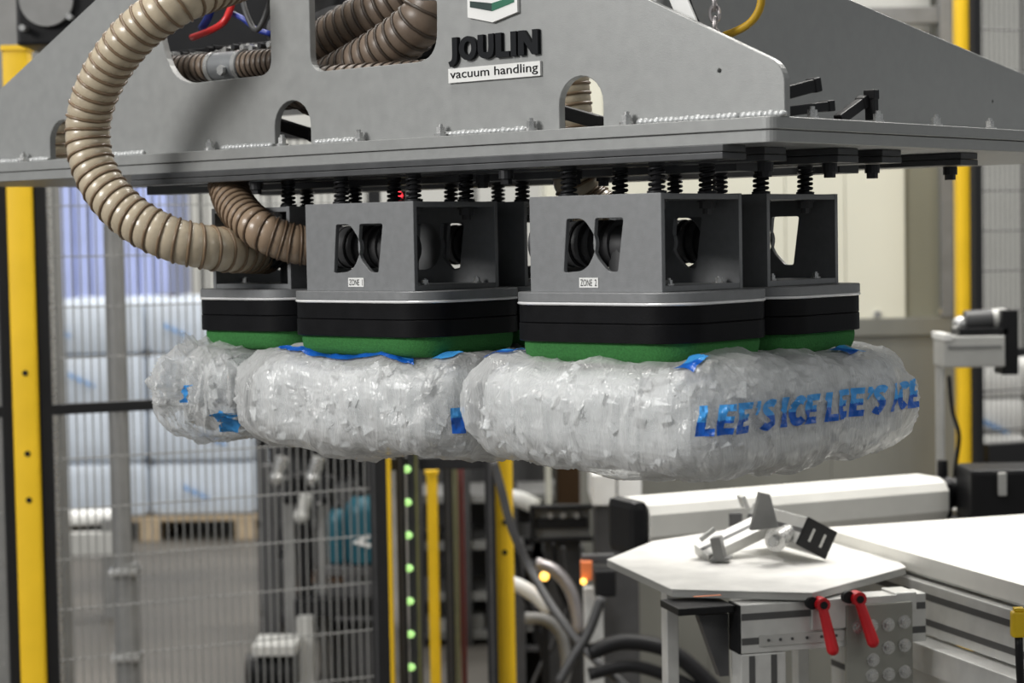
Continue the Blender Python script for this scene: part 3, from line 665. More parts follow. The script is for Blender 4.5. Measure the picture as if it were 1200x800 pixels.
top_patch(0.045, -0.005, [(-0.012, -0.02), (0.018, -0.02), (0.018, 0.02), (-0.012, 0.02)], bvB, bagB, 0.0)
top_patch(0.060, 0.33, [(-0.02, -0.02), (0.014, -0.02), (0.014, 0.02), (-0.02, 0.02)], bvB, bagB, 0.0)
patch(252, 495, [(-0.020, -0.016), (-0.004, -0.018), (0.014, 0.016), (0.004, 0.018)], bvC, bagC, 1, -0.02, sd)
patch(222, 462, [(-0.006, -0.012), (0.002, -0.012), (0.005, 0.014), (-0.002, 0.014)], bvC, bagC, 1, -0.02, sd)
# ruffled bag end: crumpled skirt of film
def ruffle(c, r0, r1, length, direction, seed, n=84, rings=16):
    b = NB(); R = []; d = Vector(direction).normalized(); u = d.orthogonal().normalized(); w = d.cross(u); sd = Vector((seed, seed*2, 0))
    for i in range(rings):
        t = i/(rings-1); row = []
        for k in range(n):
            a = 2*pi*k/n; f = noise.noise(Vector((cos(a)*3.2, sin(a)*3.2, t*1.6)) + sd); f2 = noise.noise(Vector((cos(a)*8, sin(a)*8, t*3)) + sd)
            rr = (r0 + (r1-r0)*t**0.7)*(1 + (0.16 + 0.40*t)*f + 0.22*t*f2)
            row.append(b.verts.new(Vector(c) + d*(length*t + 0.012*f2) + u*rr*cos(a) + w*rr*sin(a)*0.9))
        R.append(row)
    for p, q in zip(R, R[1:]):
        for k in range(n): b.faces.new((p[k], p[(k+1) % n], q[(k+1) % n], q[k]))
    return b
obj('gathered_end', ruffle(G(250, 452, 1, 0.03), 0.030, 0.060, 0.060, (-0.75, -0.45, 0.30), 4), 'film', bagC, smooth=True, label='ruffled clear film at the bag end')

# ================================================================== safety fence
def post(label, u, d, w, vt, zt=None, lean=0, holes=(), dep=0.06):
    p = W(u, 400, d); zt = zt if zt is not None else W(u, vt, d).z
    t = thing('fence_post', label, 'post', (p.x, p.y, 0), None, 'yellow safety fence posts')
    b = NB(); prism(b, rrect(p.x-w/2, p.x+w/2, p.y-dep/2, p.y+dep/2, 0.006, 3), 0, zt); obj('column', b, 'yellow_paint', t, smooth='auto')
    b = NB(); prism(b, rrect(p.x-w/2-0.004, p.x+w/2+0.004, p.y-dep/2-0.004, p.y+dep/2+0.004, 0.008, 3), zt-0.004, zt+0.008); obj('end_cap', b, 'yellow_paint', t)
    obj('foot_plate', box(NB(), p.x-0.09, p.x+0.09, p.y-0.09, p.y+0.09, 0, 0.01), 'yellow_paint', t)
    for v in holes:
        z = W(u, v, d).z; obj('screw', cyl(NB(), (p.x+0.004, p.y-dep/2-0.002, z), (p.x+0.004, p.y-dep/2+0.01, z), 0.007, n=10), 'black_plastic', t)
    return p
def panel(label, a, c, z0, z1, rails, pitch=0.0195, hp=0.12, fw=0.028, wr=0.0018, m='mesh_grey', right=True, left=True):
    """mesh panel between ground points a and c: black frame members, wire mesh"""
    a, c = Vector((a[0], a[1], 0)), Vector((c[0], c[1], 0)); L = (c-a).length; M = basis(a, c-a)
    t = thing('mesh_fence', label, 'fence', a, None, 'black framed mesh fence panels')
    if left: obj('frame_upright', box(NB(), 0, fw, -0.012, 0.012, z0, z1, 0.002, M), 'frame_black', t)
    if right: obj('frame_upright', box(NB(), L-fw, L, -0.012, 0.012, z0, z1, 0.002, M), 'frame_black', t)
    for z in rails: obj('frame_rail', box(NB(), fw, L-fw, -0.012, 0.012, z-0.0125, z+0.0125, 0.002, M), 'frame_black', t)
    b = NB(); x = fw
    while x < L-fw: cyl(b, M @ Vector((x, 0, z0)), M @ Vector((x, 0, z1)), wr, n=5, caps=False); x += pitch
    z = z0 + 0.03
    while z < z1: cyl(b, M @ Vector((fw, 0.003, z)), M @ Vector((L-fw, 0.003, z)), wr, n=5, caps=False); z += hp
    obj('wire_mesh', b, m, t, kind='stuff')
    return t
d0 = 4.85
pa = post('thick yellow fence post at the far left edge', 30, d0, 0.058, 58, holes=(436, 530, 584))
post('yellow fence post left of the cable bundle, below the bags', 585.5, 5.35, 0.055, 490, holes=(610, 645))
post('yellow fence post at the right behind the grey sheet', 1131, 6.2, 0.052, -20)
post('narrow yellow post left of the green light curtain', 448, 5.22, 0.028, 520)
post('narrow yellow post right of the green light curtain', 503, 5.9, 0.030, 553)
post('short yellow post in the gap behind the white conveyor', 690, 7.6, 0.035, 540, zt=0.72)
l0 = W(44, 400, d0); l1 = W(448, 400, 5.2)
panel('wide mesh panel in front of the wrapped pallets on the left', l0, l1, 0.12, 1.78, (0.14, W(100, 478, d0+0.04).z, 1.76))
panel('narrow mesh panel left of the far left yellow post', W(-120, 400, 4.75), W(14, 400, 4.84), 0.12, 1.78, (0.14, W(100, 478, d0+0.04).z, 1.76))
panel('mesh panel behind the right yellow post', W(1140.5, 400, 6.14), W(1290, 400, 6.40), 0.02, 2.6, (W(1190, 411, 6.3).z,), pitch=0.020, wr=0.0021, m='dark_grey', fw=0.03)
r0, r1 = W(1150, 532, 6.22), W(1290, 545, 6.4); zz = r0.z
t = thing('guard_rail', 'thick black bar low across the right mesh panel', 'rail', (r0.x, r0.y, zz), None)
obj('bar', box(NB(), 0, (r1-r0).length, -0.02, 0.02, -0.035, 0.035, 0.004, basis(r0 + Vector((0, -0.05, 0)), Vector((r1.x-r0.x, r1.y-r0.y, 0)))), 'frame_black', t)
obj('bracket', box(NB(), r0.x-0.03, r0.x+0.02, r0.y-0.07, r0.y, 0, zz-0.02, 0.003), 'frame_black', t)
# black door frames of the gate, with the light curtain
def upright(label, u, d, w, vt, m='frame_black', dep=0.04, name='gate_upright', cat='post'):
    p = W(u, 400, d); z = W(u, vt, d).z
    t = thing(name, label, cat, (p.x, p.y, 0), None, 'dark uprights of the gate')
    obj('profile', box(NB(), p.x-w/2, p.x+w/2, p.y-dep/2, p.y+dep/2, 0.006, z, 0.003), m, t)
    obj('foot', box(NB(), p.x-0.06, p.x+0.06, p.y-0.06, p.y+0.06, 0, 0.006), m, t)
    obj('groove', box(NB(), p.x-w*0.12, p.x+w*0.12, p.y-dep/2-0.001, p.y-dep/2+0.004, 0.05, z-0.03), 'dark_grey', t)
    return p
upright('black upright left of the narrow yellow post', 435, 5.20, 0.020, 520)
upright('black upright between the yellow post and the green lights', 466, 5.26, 0.022, 520)
upright('black upright right of the second narrow yellow post', 521.5, 5.7, 0.026, 535)
upright('thin brown upright beside the dark red one', 530, 5.9, 0.012, 535, 'olive_strip')
upright('dark red upright behind the gate', 537, 6.0, 0.016, 535, 'dark_red')
upright('black upright against the left side of the wide yellow post', 571, 5.3, 0.027, 520)
p0, p1 = W(445, 546, 5.3), W(575, 546, 5.3)
t = obj('gate_header', box(NB(), p0.x, p1.x, 5.3, 5.34, p0.z-0.012, p0.z+0.02, 0.003), 'frame_black'); props(t, 'black header bar joining the gate uprights just below the bags', 'beam')
lc = W(478, 400, 5.28); zt = W(478, 530, 5.28).z
t = thing('light_curtain', 'dark light curtain strip with a row of green lights', 'light curtain', (lc.x, lc.y, 0), None)
obj('housing', box(NB(), lc.x-0.010, lc.x+0.022, lc.y, lc.y+0.03, 0, zt, 0.003), 'dark_grey', t)
obj('edge_strip', box(NB(), lc.x+0.010, lc.x+0.018, lc.y-0.004, lc.y, 0, zt, 0.001), 'olive_strip', t)
bm = NB(); sph(bm, (0, 0, 0), 0.0115, (1, 0.5, 0.85), 8); gl = bpy.data.meshes.new('light'); bm.to_mesh(gl); bm.free()
for k in range(8):
    q = W(476.5 + k*0.85, 549.5 + k*38.6, 5.28); link('light', gl, 'led_green', t, loc=(q.x, lc.y-0.004, q.z))

# grey support column with clamp rings behind the left mesh
p = W(137, 400, 6.6)
t = thing('support_column', 'grey round support column with bright clamp rings behind the mesh', 'column', (p.x, p.y, 0), None)
obj('upper_tube', cyl(NB(), (p.x, p.y, 0.3), (p.x, p.y, W(130, 262, 6.6).z), 0.033, n=20), 'mid_grey', t, smooth='auto')
obj('lower_tube', cyl(NB(), (p.x+0.01, p.y, 0), (p.x+0.01, p.y, W(130, 660, 6.6).z), 0.042, n=20), 'mid_grey', t, smooth='auto')
for v in (668, 768):
    z = W(143, v, 6.6).z; b = NB(); cyl(b, (p.x+0.01, p.y, z-0.011), (p.x+0.01, p.y, z+0.011), 0.047, n=24); box(b, p.x-0.035, p.x+0.055, p.y-0.062, p.y-0.03, z-0.009, z+0.009, 0.002); obj('clamp_ring', b, 'bolt_zinc', t, smooth='auto')
q0, q1 = W(-60, 612, 8.2), W(140, 605, 8.3)
t = thing('floor_rail', 'white horizontal pipe rail in front of the wrapped pallet', 'rail', (q0.x, q0.y, 0), None)
obj('pipe', cyl(NB(), q0, q1, 0.032, n=16), 'sign_white', t, smooth='auto')
obj('lower_beam', box(NB(), q0.x, q1.x, q0.y-0.02, q0.y+0.04, q0.z-0.14, q0.z-0.05, 0.004), 'light_grey', t)
for x in (q0.x+0.05, q1.x-0.03): obj('leg', cyl(NB(), (x, q0.y+0.02, 0), (x, q0.y+0.02, q0.z), 0.03, n=14), 'mid_grey', t)

# ---- stretch wrapped pallet of ice bags, each bag block a lump under the wrap
def pallet_load(name, label, a, c, z0, z1, dep, rows, cols, m, prints=True, seed=1):
    rnd = random.Random(seed); t = thing(name, label, 'pallet', (a.x, a.y, 0), None)
    x0, x1, y0 = a.x, c.x, a.y
    for k in range(7): obj('pallet_board', box(NB(), x0, x1, y0 + k*dep/6.5, y0 + k*dep/6.5 + dep/9, 0.10, 0.122, 0.003), 'wood', t)
    for k in range(3): x = x0 + (x1-x0)*(0.06 + 0.44*k); obj('pallet_block', box(NB(), x-0.05, x+0.05, y0, y0+dep, 0.0, 0.10, 0.004), 'wood', t)
    bw, bh = (x1-x0)/cols, (z1-z0)/rows
    for r in range(rows):
        for c_ in range(cols):
            b = NB(); box(b, x0+c_*bw+0.002, x0+(c_+1)*bw-0.002, y0+rnd.uniform(0, .02), y0+dep, z0+r*bh+0.001, z0+(r+1)*bh-0.001, bh*0.16)
            o = obj('wrapped_bag', b, m, t, smooth='auto')
            if prints and rnd.random() < 0.75:
                x = x0+(c_+rnd.uniform(.2, .7))*bw; z = z0+(r+rnd.uniform(.3, .7))*bh; bb = NB()
                prism(bb, [(-0.07, 0.03), (-0.02, 0.005), (0.06, -0.035), (0.055, -0.05), (-0.03, -0.012), (-0.075, 0.012)], 0, 0.004, Matrix.Translation((x, y0-0.003, z)) @ XZ); obj('print_patch', bb, 'print_blue', o)
    return t
a, c = W(48, 610, 10.3), W(302, 600, 10.3)
pallet_load('wrapped_pallet', 'pallet of bagged ice in bluish clear wrap behind the left mesh', a, c, 0.125, W(150, 352, 10.3).z, 1.0, 4, 2, 'wrap_white')
a, c = W(40, 610, 11.6), W(206, 600, 11.6)
t = thing('blue_load', 'tall load under a blue sheet behind the wrapped ice pallet', 'pallet', (a.x, a.y, 0), None)
ztop, zb = W(100, 196, 11.6).z, W(100, 350, 11.6).z
for k in range(9):
    x0 = a.x + (c.x-a.x)*k/9; x1 = a.x + (c.x-a.x)*(k+1)/9; obj('sheet_fold', box(NB(), x0+0.003, x1-0.003, a.y + 0.015*(k % 2), a.y+0.8, zb, ztop, 0.02), 'blue_sheet', t)
obj('edge_band', box(NB(), a.x-0.01, c.x+0.01, a.y-0.02, a.y+0.8, zb-0.05, zb, 0.005), 'sign_white', t)
obj('core', box(NB(), a.x+0.02, c.x-0.02, a.y+0.05, a.y+0.75, 0, zb-0.05, 0.005), 'wrap_white', t)
q = W(194, 352, 11.5); t = thing('tail_lamp', 'small red lamp at the corner of the blue load', 'lamp', q, None)
obj('lens', sph(NB(), q, 0.035, (1.3, 0.6, 0.8), 8), 'lamp_red', t, smooth=True); obj('holder', box(NB(), q.x-0.05, q.x+0.05, q.y+0.01, q.y+0.1, q.z-0.035, q.z+0.035, 0.004), 'dark_grey', t)
a, c = W(1146, 520, 9.0), W(1260, 520, 9.0)
pallet_load('wrapped_pallet', 'white pallet load with blue print seen through the right mesh', a, c, 0.125, W(1175, 425, 9.0).z, 0.9, 5, 2, 'sign_white', True, 3)

# ---- machine with teal tanks behind the left mesh
def stand(label, name, cat, pts): pass
a = W(300, 700, 6.9); c = W(445, 700, 6.9)
t = thing('pump_station', 'dark pump station of uprights, a shelf and a pale leg behind the mesh', 'machine', (a.x, a.y, 0), None)
for u, w, m, vt in ((318, 0.05, 'dark_grey', 545), (341, 0.035, 'mid_grey', 560), (357, 0.045, 'black_plastic', 555), (378, 0.025, 'mid_grey', 590)):
    p = W(u, 700, 6.9); obj('upright', box(NB(), p.x-w/2, p.x+w/2, p.y, p.y+0.05, 0.0, W(u, vt, 6.9).z, 0.003), m, t)
p = W(345, 720, 6.8); q = W(446, 712, 6.8); obj('shelf', box(NB(), p.x, q.x, p.y, p.y+0.35, q.z-0.03, q.z+0.03, 0.003), 'black_plastic', t)
p = W(348, 720, 6.75); q = W(366, 720, 6.75); obj('pale_leg', box(NB(), p.x, q.x, p.y, p.y+0.05, 0, p.z-0.01, 0.003), 'light_grey', t)
p = W(385, 730, 6.9); q = W(450, 730, 6.9); obj('cabinet', box(NB(), p.x, q.x, p.y+0.02, p.y+0.3, 0, p.z-0.03, 0.004), 'dark_grey', t)
p = W(300, 755, 6.7); q = W(350, 748, 6.7); obj('drip_tray', box(NB(), p.x, q.x, p.y-0.1, p.y+0.1, p.z-0.02, p.z+0.015, 0.004), 'light_grey', t)
p = W(322, 785, 6.7); obj('motor', cyl(NB(), (p.x-0.09, p.y, p.z), (p.x+0.06, p.y, p.z), 0.06, n=18), 'black_plastic', t, smooth='auto')
for k in range(5):
    u = 325 + 14*k; p = W(u, 560 + 22*(k % 3), 6.85); b = NB(); cyl(b, p, p + Vector((0.02, 0, 0.07)), 0.022, n=12); sph(b, p, 0.027, n=7); obj('valve', b, ('bolt_zinc', 'black_plastic', 'light_grey')[k % 3], t, smooth='auto')
def tank(label, u, d, r, v0, v1):
    p = W(u, v1, d); q = W(u, v0, d); t = thing('gas_tank', label, 'tank', (p.x, p.y, p.z), None)
    h = q.z - p.z; pr = [(r*0.9, 0), (r, 0.015), (r, h*0.70), (r*0.92, h*0.80), (r*0.55, h*0.90), (r*0.5, h*0.92)]
    obj('shell', lathe(NB(), pr, p), 'teal_paint', t, smooth='auto'); obj('valve_cap', lathe(NB(), [(r*0.42, 0), (r*0.45, h*0.06), (r*0.2, h*0.12)], (p.x, p.y, p.z+h*0.92)), 'black_plastic', t, smooth='auto')
    return p, r, h
tank('left of two teal tanks on the shelf behind the mesh', 397, 6.75, 0.036, 590, 658)
p, r, h = tank('larger right teal tank with a white mark', 425, 6.72, 0.054, 574, 658)
bm = NB(); prism(bm, roundpoly([(-0.030, -0.006, .004), (0.03, 0.022, .004), (0.03, 0.010, .004), (-0.005, -0.004, .003), (0.03, -0.010, .004), (0.03, -0.024, .004)]), 0, 0.004, Matrix.Translation((p.x, p.y-r-0.001, p.z+h*0.33)) @ XZ)
t = bpy.data.objects['gas_tank.001']; o = obj('white_mark', bm, 'sign_white', t)
# shelf plate under the tanks
p = W(384, 660, 6.75); q = W(446, 660, 6.75); tt = bpy.data.objects['pump_station']; obj('tank_shelf', box(NB(), p.x, q.x, p.y-0.08, p.y+0.15, p.z-0.03, p.z-0.001, 0.003), 'dark_grey', tt)

# ---- black machine housing with a round grey cover, upper left
p = W(56, 5, 4.45)
t = thing('drive_housing', 'black drive housing with a round grey cover above the left post', 'machine', (p.x, p.y+0.15, 1.6), None)
obj('body', box(NB(), p.x-0.075, p.x+0.16, p.y+0.02, p.y+0.2, p.z-0.085, p.z+0.35, 0.008), 'black_plastic', t)
obj('round_cover', lathe(NB(), [(0.058, 0.0), (0.058, 0.012), (0.053, 0.017)], (p.x-0.005, p.y+0.005, p.z+0.012), 'Y', 36), 'mid_grey', t, smooth='auto')
for u, v in ((27, 33), (82, 20)):
    q = W(u, v, 4.45); b = NB(); cyl(b, (q.x, q.y+0.02, q.z), (q.x, q.y-0.012, q.z), 0.007, n=8); obj('screw', b, 'bolt_zinc', t)
q = W(8, 40, 4.9); t = thing('machine_column', 'grey steel column at the upper left edge', 'column', (q.x, 5.2, 0), None)
obj('tube', box(NB(), q.x-0.16, q.x+0.018, 5.2, 5.35, 0, 2.4, 0.004), 'mid_grey', t); obj('base_plate', box(NB(), q.x-0.2, q.x+0.06, 5.1, 5.45, 0, 0.015), 'mid_grey', t); obj('edge_strip', box(NB(), q.x+0.019, q.x+0.026, 5.19, 5.2, 0.02, 2.4), 'bolt_zinc', t)

# ================================================================== tall enclosure on the right
gx0, gx1, gx2 = W(640, 300, 6.4), W(1061, 300, 6.4), W(1119, 300, 6.4)
t = thing('machine_enclosure', 'tall cream and khaki panelled enclosure with a stainless lower sheet', 'enclosure', (gx0.x, 6.4, 0), None)
zr0, zr1 = W(1000, 394, 6.4).z, W(1000, 373, 6.4).z; zt = 2.6
n = 6
for k in range(n):
    x0 = gx0.x + (gx1.x-gx0.x)*k/n; x1 = gx0.x + (gx1.x-gx0.x)*(k+1)/n
    obj('cream_panel', box(NB(), x0+0.001, x1-0.001, 6.40, 6.44, zr1, 1.98 if k < 4 else 1.98, 0.002), 'cream_panel', t)
obj('khaki_panel', box(NB(), gx1.x+0.002, gx2.x, 6.42, 6.46, zr1, 2.0, 0.002), 'khaki_panel', t)
obj('middle_rail', box(NB(), gx0.x, gx2.x, 6.385, 6.43, zr0, zr1, 0.003), 'stainless', t)
for k in range(3):
    x0 = gx0.x + 0.10 + (gx2.x-gx0.x-0.10)*k/3; x1 = gx0.x + 0.10 + (gx2.x-gx0.x-0.10)*(k+1)/3; obj('lower_sheet', box(NB(), x0, x1-0.001, 6.40, 6.43, 0.0, zr0, 0.002), 'stainless', t)
obj('top_panel', box(NB(), gx0.x, gx2.x-0.05, 6.50, 6.55, 2.0, 2.62, 0.003), 'wall_panel', t)
obj('top_rail', box(NB(), gx0.x, gx2.x-0.02, 6.40, 6.46, W(1050, 28, 6.4).z, W(1050, 8, 6.4).z, 0.003), 'mid_grey', t)
obj('corner_upright', box(NB(), W(1100, 20, 6.4).x, W(1114, 20, 6.4).x, 6.38, 6.43, zr1, 2.6, 0.003), 'mid_grey', t)
obj('roof_sheet', box(NB(), gx0.x, gx2.x, 6.40, 7.4, 2.62, 2.65), 'mid_grey', t); obj('side_sheet', box(NB(), gx2.x-0.004, gx2.x, 6.43, 7.4, 0, 2.62), 'khaki_panel', t); obj('left_sheet', box(NB(), gx0.x, gx0.x+0.004, 6.43, 7.4, 0, 2.62), 'cream_panel', t)
for u, v in ((1029, 368), (1105, 365), (900, 372)):
    q = W(u, v, 6.38); obj('screw', cyl(NB(), (q.x, 6.40, q.z), (q.x, 6.385, q.z), 0.011, n=12), 'bolt_zinc', t)

# ---- drive on a rail at the right
q0, q1 = W(1106, 431, 4.9), W(1178, 393, 4.9)
t = thing('linear_drive', 'pale aluminium drive block with a small dark motor at the right', 'drive', (q0.x+0.01, q0.y, 0), None)
obj('block', box(NB(), q0.x, q1.x, 4.9, 5.02, q0.z, q1.z, 0.004), 'light_grey', t); obj('lid', box(NB(), q0.x-0.002, q0.x+0.02, 4.895, 5.03, q1.z-0.01, q1.z+0.006, 0.002), 'sign_white', t)
obj('groove', box(NB(), q0.x+0.01, q1.x-0.01, 4.897, 4.905, q0.z+0.045, q0.z+0.052), 'mid_grey', t)
mq = W(1152, 377, 4.92); obj('motor', cyl(NB(), (mq.x-0.035, mq.y+0.04, mq.z), (mq.x+0.03, mq.y+0.04, mq.z+0.003), 0.026, n=18), 'dark_grey', t, smooth='auto')
obj('motor_cap', cyl(NB(), (mq.x+0.03, mq.y+0.04, mq.z+0.003), (mq.x+0.062, mq.y+0.04, mq.z+0.005), 0.026, n=18), 'light_grey', t, smooth='auto')
obj('fitting', sph(NB(), (mq.x-0.045, mq.y+0.04, mq.z-0.006), 0.02, n=8), 'bolt_zinc', t, smooth=True)
obj('mount', box(NB(), q1.x-0.005, q1.x+0.035, 4.91, 5.0, q0.z-0.02, q1.z+0.06, 0.004), 'black_plastic', t); obj('motor_base', box(NB(), mq.x-0.06, mq.x+0.06, 4.91, 5.0, q1.z, q1.z+0.018, 0.003), 'black_plastic', t)
obj('leg', box(NB(), q0.x+0.004, q0.x+0.012, 4.95, 4.97, 0, q0.z, 0.001), 'alu', t); obj('rear_leg', box(NB(), q0.x+0.004, q0.x+0.012, 5.0, 5.02, 0, q0.z, 0.001), 'alu', t)
p = W(1122, 480, 4.95); cable('cable', 'thin dark cable hanging under the drive block', 'cable', [W(1112, 440, 4.9), W(1116, 480, 4.9), W(1124, 510, 4.88), W(1120, 545, 4.9), W(1118, 575, 4.95)], 0.005, 'black_plastic', None)

# ================================================================== belt conveyors and table
def belt(name, label, a, ex, L, wid, ztop, th, m='belt_white'):
    """belt loop: a = start of the near edge (x, y), ex = direction, width to the left"""
    M = basis((a[0], a[1], 0), Vector((ex[0], ex[1], 0)))
    t = thing(name, label, 'conveyor', (a[0], a[1], 0), None); r = th/2
    P = [(r - r*sin(q), ztop - r + r*cos(q)) for q in [k*pi/12 for k in range(13)]] + [(L - r + r*sin(q), ztop - r - r*cos(q)) for q in [k*pi/12 for k in range(13)]]
    b = NB(); prism(b, P, 0, wid, M @ Matrix(((1, 0, 0, 0), (0, 0, 1, 0), (0, 1, 0, 0), (0, 0, 0, 1)))); bmesh.ops.recalc_face_normals(b, faces=b.faces[:]); obj('belt', b, m, t, smooth='auto')
    return t, M
# rear conveyor, running to the right and away
zA = 0.955
a, c = WZ(762, 589, zA), WZ(1112, 561, zA); ex = Vector((c.x-a.x, c.y-a.y, 0)); L = ex.length
t = thing('belt_conveyor', 'long white belt conveyor at the back below the lettered bag', 'conveyor', (a.x, a.y, 0), None); M = basis((a.x, a.y, 0), ex)
P = [(0.05 - 0.05*cos(q), zA - 0.045 + 0.045*sin(q)) for q in [pi/2 - k*pi/14 for k in range(15)]]
prof = [(0.115, zA), (0.035, zA), (0.012, zA-0.008), (0.0, zA-0.026), (0.0, zA-0.070), (0.010, zA-0.088), (0.035, zA-0.092), (0.115, zA-0.092)]
b = NB(); prism(b, prof, 0, L, M @ Matrix(((0, 0, 1, 0), (1, 0, 0, 0), (0, 1, 0, 0), (0, 0, 0, 1)))); bmesh.ops.recalc_face_normals(b, faces=b.faces[:]); obj('belt', b, 'belt_white', t)
obj('end_plate', box(NB(), -0.040, -0.002, 0.0, 0.118, zA-0.11, zA+0.005, 0.018, M), 'black_plastic', t); obj('end_plate', box(NB(), L+0.001, L+0.02, 0.01, 0.11, zA-0.09, zA-0.01, 0.01, M), 'black_plastic', t)
b = NB(); cyl(b, M @ Vector((L+0.02, 0.09, zA-0.045)), M @ Vector((L+0.13, 0.09, zA-0.045)), 0.034, n=18); cyl(b, M @ Vector((L+0.03, 0.09, zA-0.045)), M @ Vector((L+0.06, 0.09, zA-0.045)), 0.040, n=18); obj('drum_motor', b, 'black_plastic', t, smooth='auto')
b = NB(); cyl(b, M @ Vector((L+0.05, 0.09, zA-0.01)), M @ Vector((L+0.05, 0.09, zA+0.03)), 0.012, n=12); obj('gland', b, 'black_plastic', t)
for x in (0.24, L-0.1): obj('leg', box(NB(), x, x+0.045, 0.05, 0.095, 0, zA-0.092, 0.003, M), 'alu', t)
obj('motor_bracket', box(NB(), L+0.02, L+0.16, 0.03, 0.15, zA-0.105, zA-0.088, 0.003, M), 'alu', t)
# black block with pale lever further right
q = W(1170, 575, 4.4); t = thing('drive_unit', 'black drive unit at the right end of the back conveyor', 'drive', (q.x, q.y, 0), None)
obj('body', box(NB(), q.x-0.06, q.x+0.12, q.y, q.y+0.15, 0.75, q.z+0.045, 0.01), 'black_plastic', t); obj('lever', box(NB(), q.x-0.002, q.x+0.016, q.y-0.012, q.y, q.z-0.01, q.z+0.04, 0.003), 'light_grey', t); obj('stand', box(NB(), q.x-0.02, q.x+0.08, q.y+0.03, q.y+0.12, 0, 0.75, 0.004), 'dark_grey', t)

# right conveyor
zB = 0.95
a = WZ(958, 617, zB); c = WZ(1200, 686, zB); ex = Vector((c.x-a.x, c.y-a.y, 0)).normalized()
t, M = belt('belt_conveyor', 'wide white belt conveyor running out at the lower right', (a.x, a.y), ex, 1.5, 0.46, zB, 0.03)
obj('slider_bed', box(NB(), 0.03, 1.47, 0.006, 0.452, zB-0.036, zB-0.031, 0.001, M), 'alu', t)
def profile(name, par, x0, x1, y0, y1, z0, z1, M, slots=2, face=-1):
    o = obj(name, box(NB(), x0, x1, y0, y1, z0, z1, 0.0015, M), 'alu', par)
    for k in range(slots):
        z = z0 + (z1-z0)*(k+0.5)/slots; yy = (y0-0.0006, y0+0.002) if face < 0 else (y1-0.002, y1+0.0006)
        obj('slot', box(NB(), x0+0.001, x1-0.001, yy[0], yy[1], z-0.0055, z+0.0055, 0, M), 'alu_dark', o)
    return o
profile('side_rail', t, 0.16, 1.47, -0.012, 0.03, zB-0.125, zB-0.040, M, 2)
profile('lower_rail', t, 0.12, 1.47, -0.05, 0.0, zB-0.175, zB-0.13, M, 0)
profile('base_rail', t, 0.12, 1.47, -0.035, 0.01, zB-0.275, zB-0.18, M, 1)
obj('splice_plate', box(NB(), 0.12, 0.15, -0.03, 0.012, zB-0.13, zB-0.032, 0.002, M), 'alu', t)
obj('corner_bracket', box(NB(), 0.245, 0.33, -0.062, -0.036, zB-0.32, zB-0.215, 0.002, M), 'alu', t)
for x in (0.15, 1.3): profile('leg', t, x, x+0.045, 0.0, 0.045, 0, zB-0.275, M, 0)
for x in (0.15, 1.3): profile('leg', t, x, x+0.045, 0.40, 0.445, 0, zB-0.036, M, 0)
b = NB(); q = M @ Vector((0.285, -0.062, zB-0.255)); q2 = M @ Vector((0.285, -0.072, zB-0.255)); cyl(b, q, q2, 0.009, n=12); obj('bracket_bolt', b, 'bolt_zinc', t)
# octagonal table
zT = 0.93
pts = [WZ(u, v, zT) for u, v in ((711, 655), (787, 690), (952, 694), (1062, 664), (1040, 646), (968, 634), (860, 619), (764, 634))]
tb = thing('transfer_table', 'white octagonal transfer table with a grey edge at the lower right', 'table', (pts[2].x, pts[2].y, 0), None)
b = NB(); prism(b, [(p.x, p.y) for p in pts], zT-0.002, zT, bev=0.0008); obj('table_top', b, 'table_white', tb)
b = NB(); cxy = sum(((p - Vector((0, 0, 0))) for p in pts), Vector())/8; prism(b, [(cxy.x + (p.x-cxy.x)*0.997, cxy.y + (p.y-cxy.y)*0.997) for p in pts], zT-0.0135, zT-0.0022, bev=0.0008); obj('edge_board', b, 'light_grey', tb)
e0, e1 = W(868, 712, 3.22), W(1085, 700, 3.30); ex = Vector((e1.x-e0.x, e1.y-e0.y, 0)); L = ex.length; M = basis((e0.x, e0.y, 0), ex); z1 = zT-0.0165
bmx = profile('cross_beam', tb, 0, L, 0, 0.045, z1-0.078, z1, M, 2)
obj('beam_end_cap', box(NB(), -0.004, 0, 0, 0.045, z1-0.078, z1, 0.001, M), 'black_plastic', tb)
obj('mounting_channel', box(NB(), 0.03, 0.19, -0.003, -0.0008, z1-0.067, z1-0.050, 0, M), 'light_grey', tb)
for x in (0.045, 0.065, 0.085, 0.11, 0.135, 0.16): b = NB(); cyl(b, M @ Vector((x, -0.0045, z1-0.058)), M @ Vector((x, -0.002, z1-0.058)), 0.0025, n=8); obj('channel_screw', b, 'dark_grey', tb)
lg = profile('leg', tb, 0.0, 0.075, 0.0, 0.045, 0, z1-0.079, M, 0)
for x in (0.018, 0.055): obj('slot', box(NB(), x-0.005, x+0.005, -0.0006, 0.003, 0.01, z1-0.082, 0, M), 'alu_dark', lg)
gp = obj('gusset_plate', box(NB(), 0.175, 0.290, -0.010, -0.001, z1-0.24, z1-0.01, 0.002, M), 'stainless', tb)
hx = NB(); hexbolt(hx, (0, 0, 0), 0.0075, 0.010); hme = bpy.data.meshes.new('plate_bolt'); hx.to_mesh(hme); hx.free()
for x, z in ((0.195, 0.045), (0.218, 0.045), (0.247, 0.045), (0.275, 0.042), (0.247, 0.082), (0.275, 0.080), (0.220, 0.10), (0.218, 0.125), (0.247, 0.125), (0.275, 0.123)):
    q = M @ Vector((x, -0.010, z1-z)); o = link('plate_bolt', hme, 'bolt_zinc', gp, loc=q); o.rotation_euler = (pi/2, 0, math.atan2(ex.y, ex.x))
obj('upper_strip', box(NB(), 0.118, 0.265, -0.007, -0.001, z1-0.046, z1+0.0015, 0.001, M), 'alu', tb)
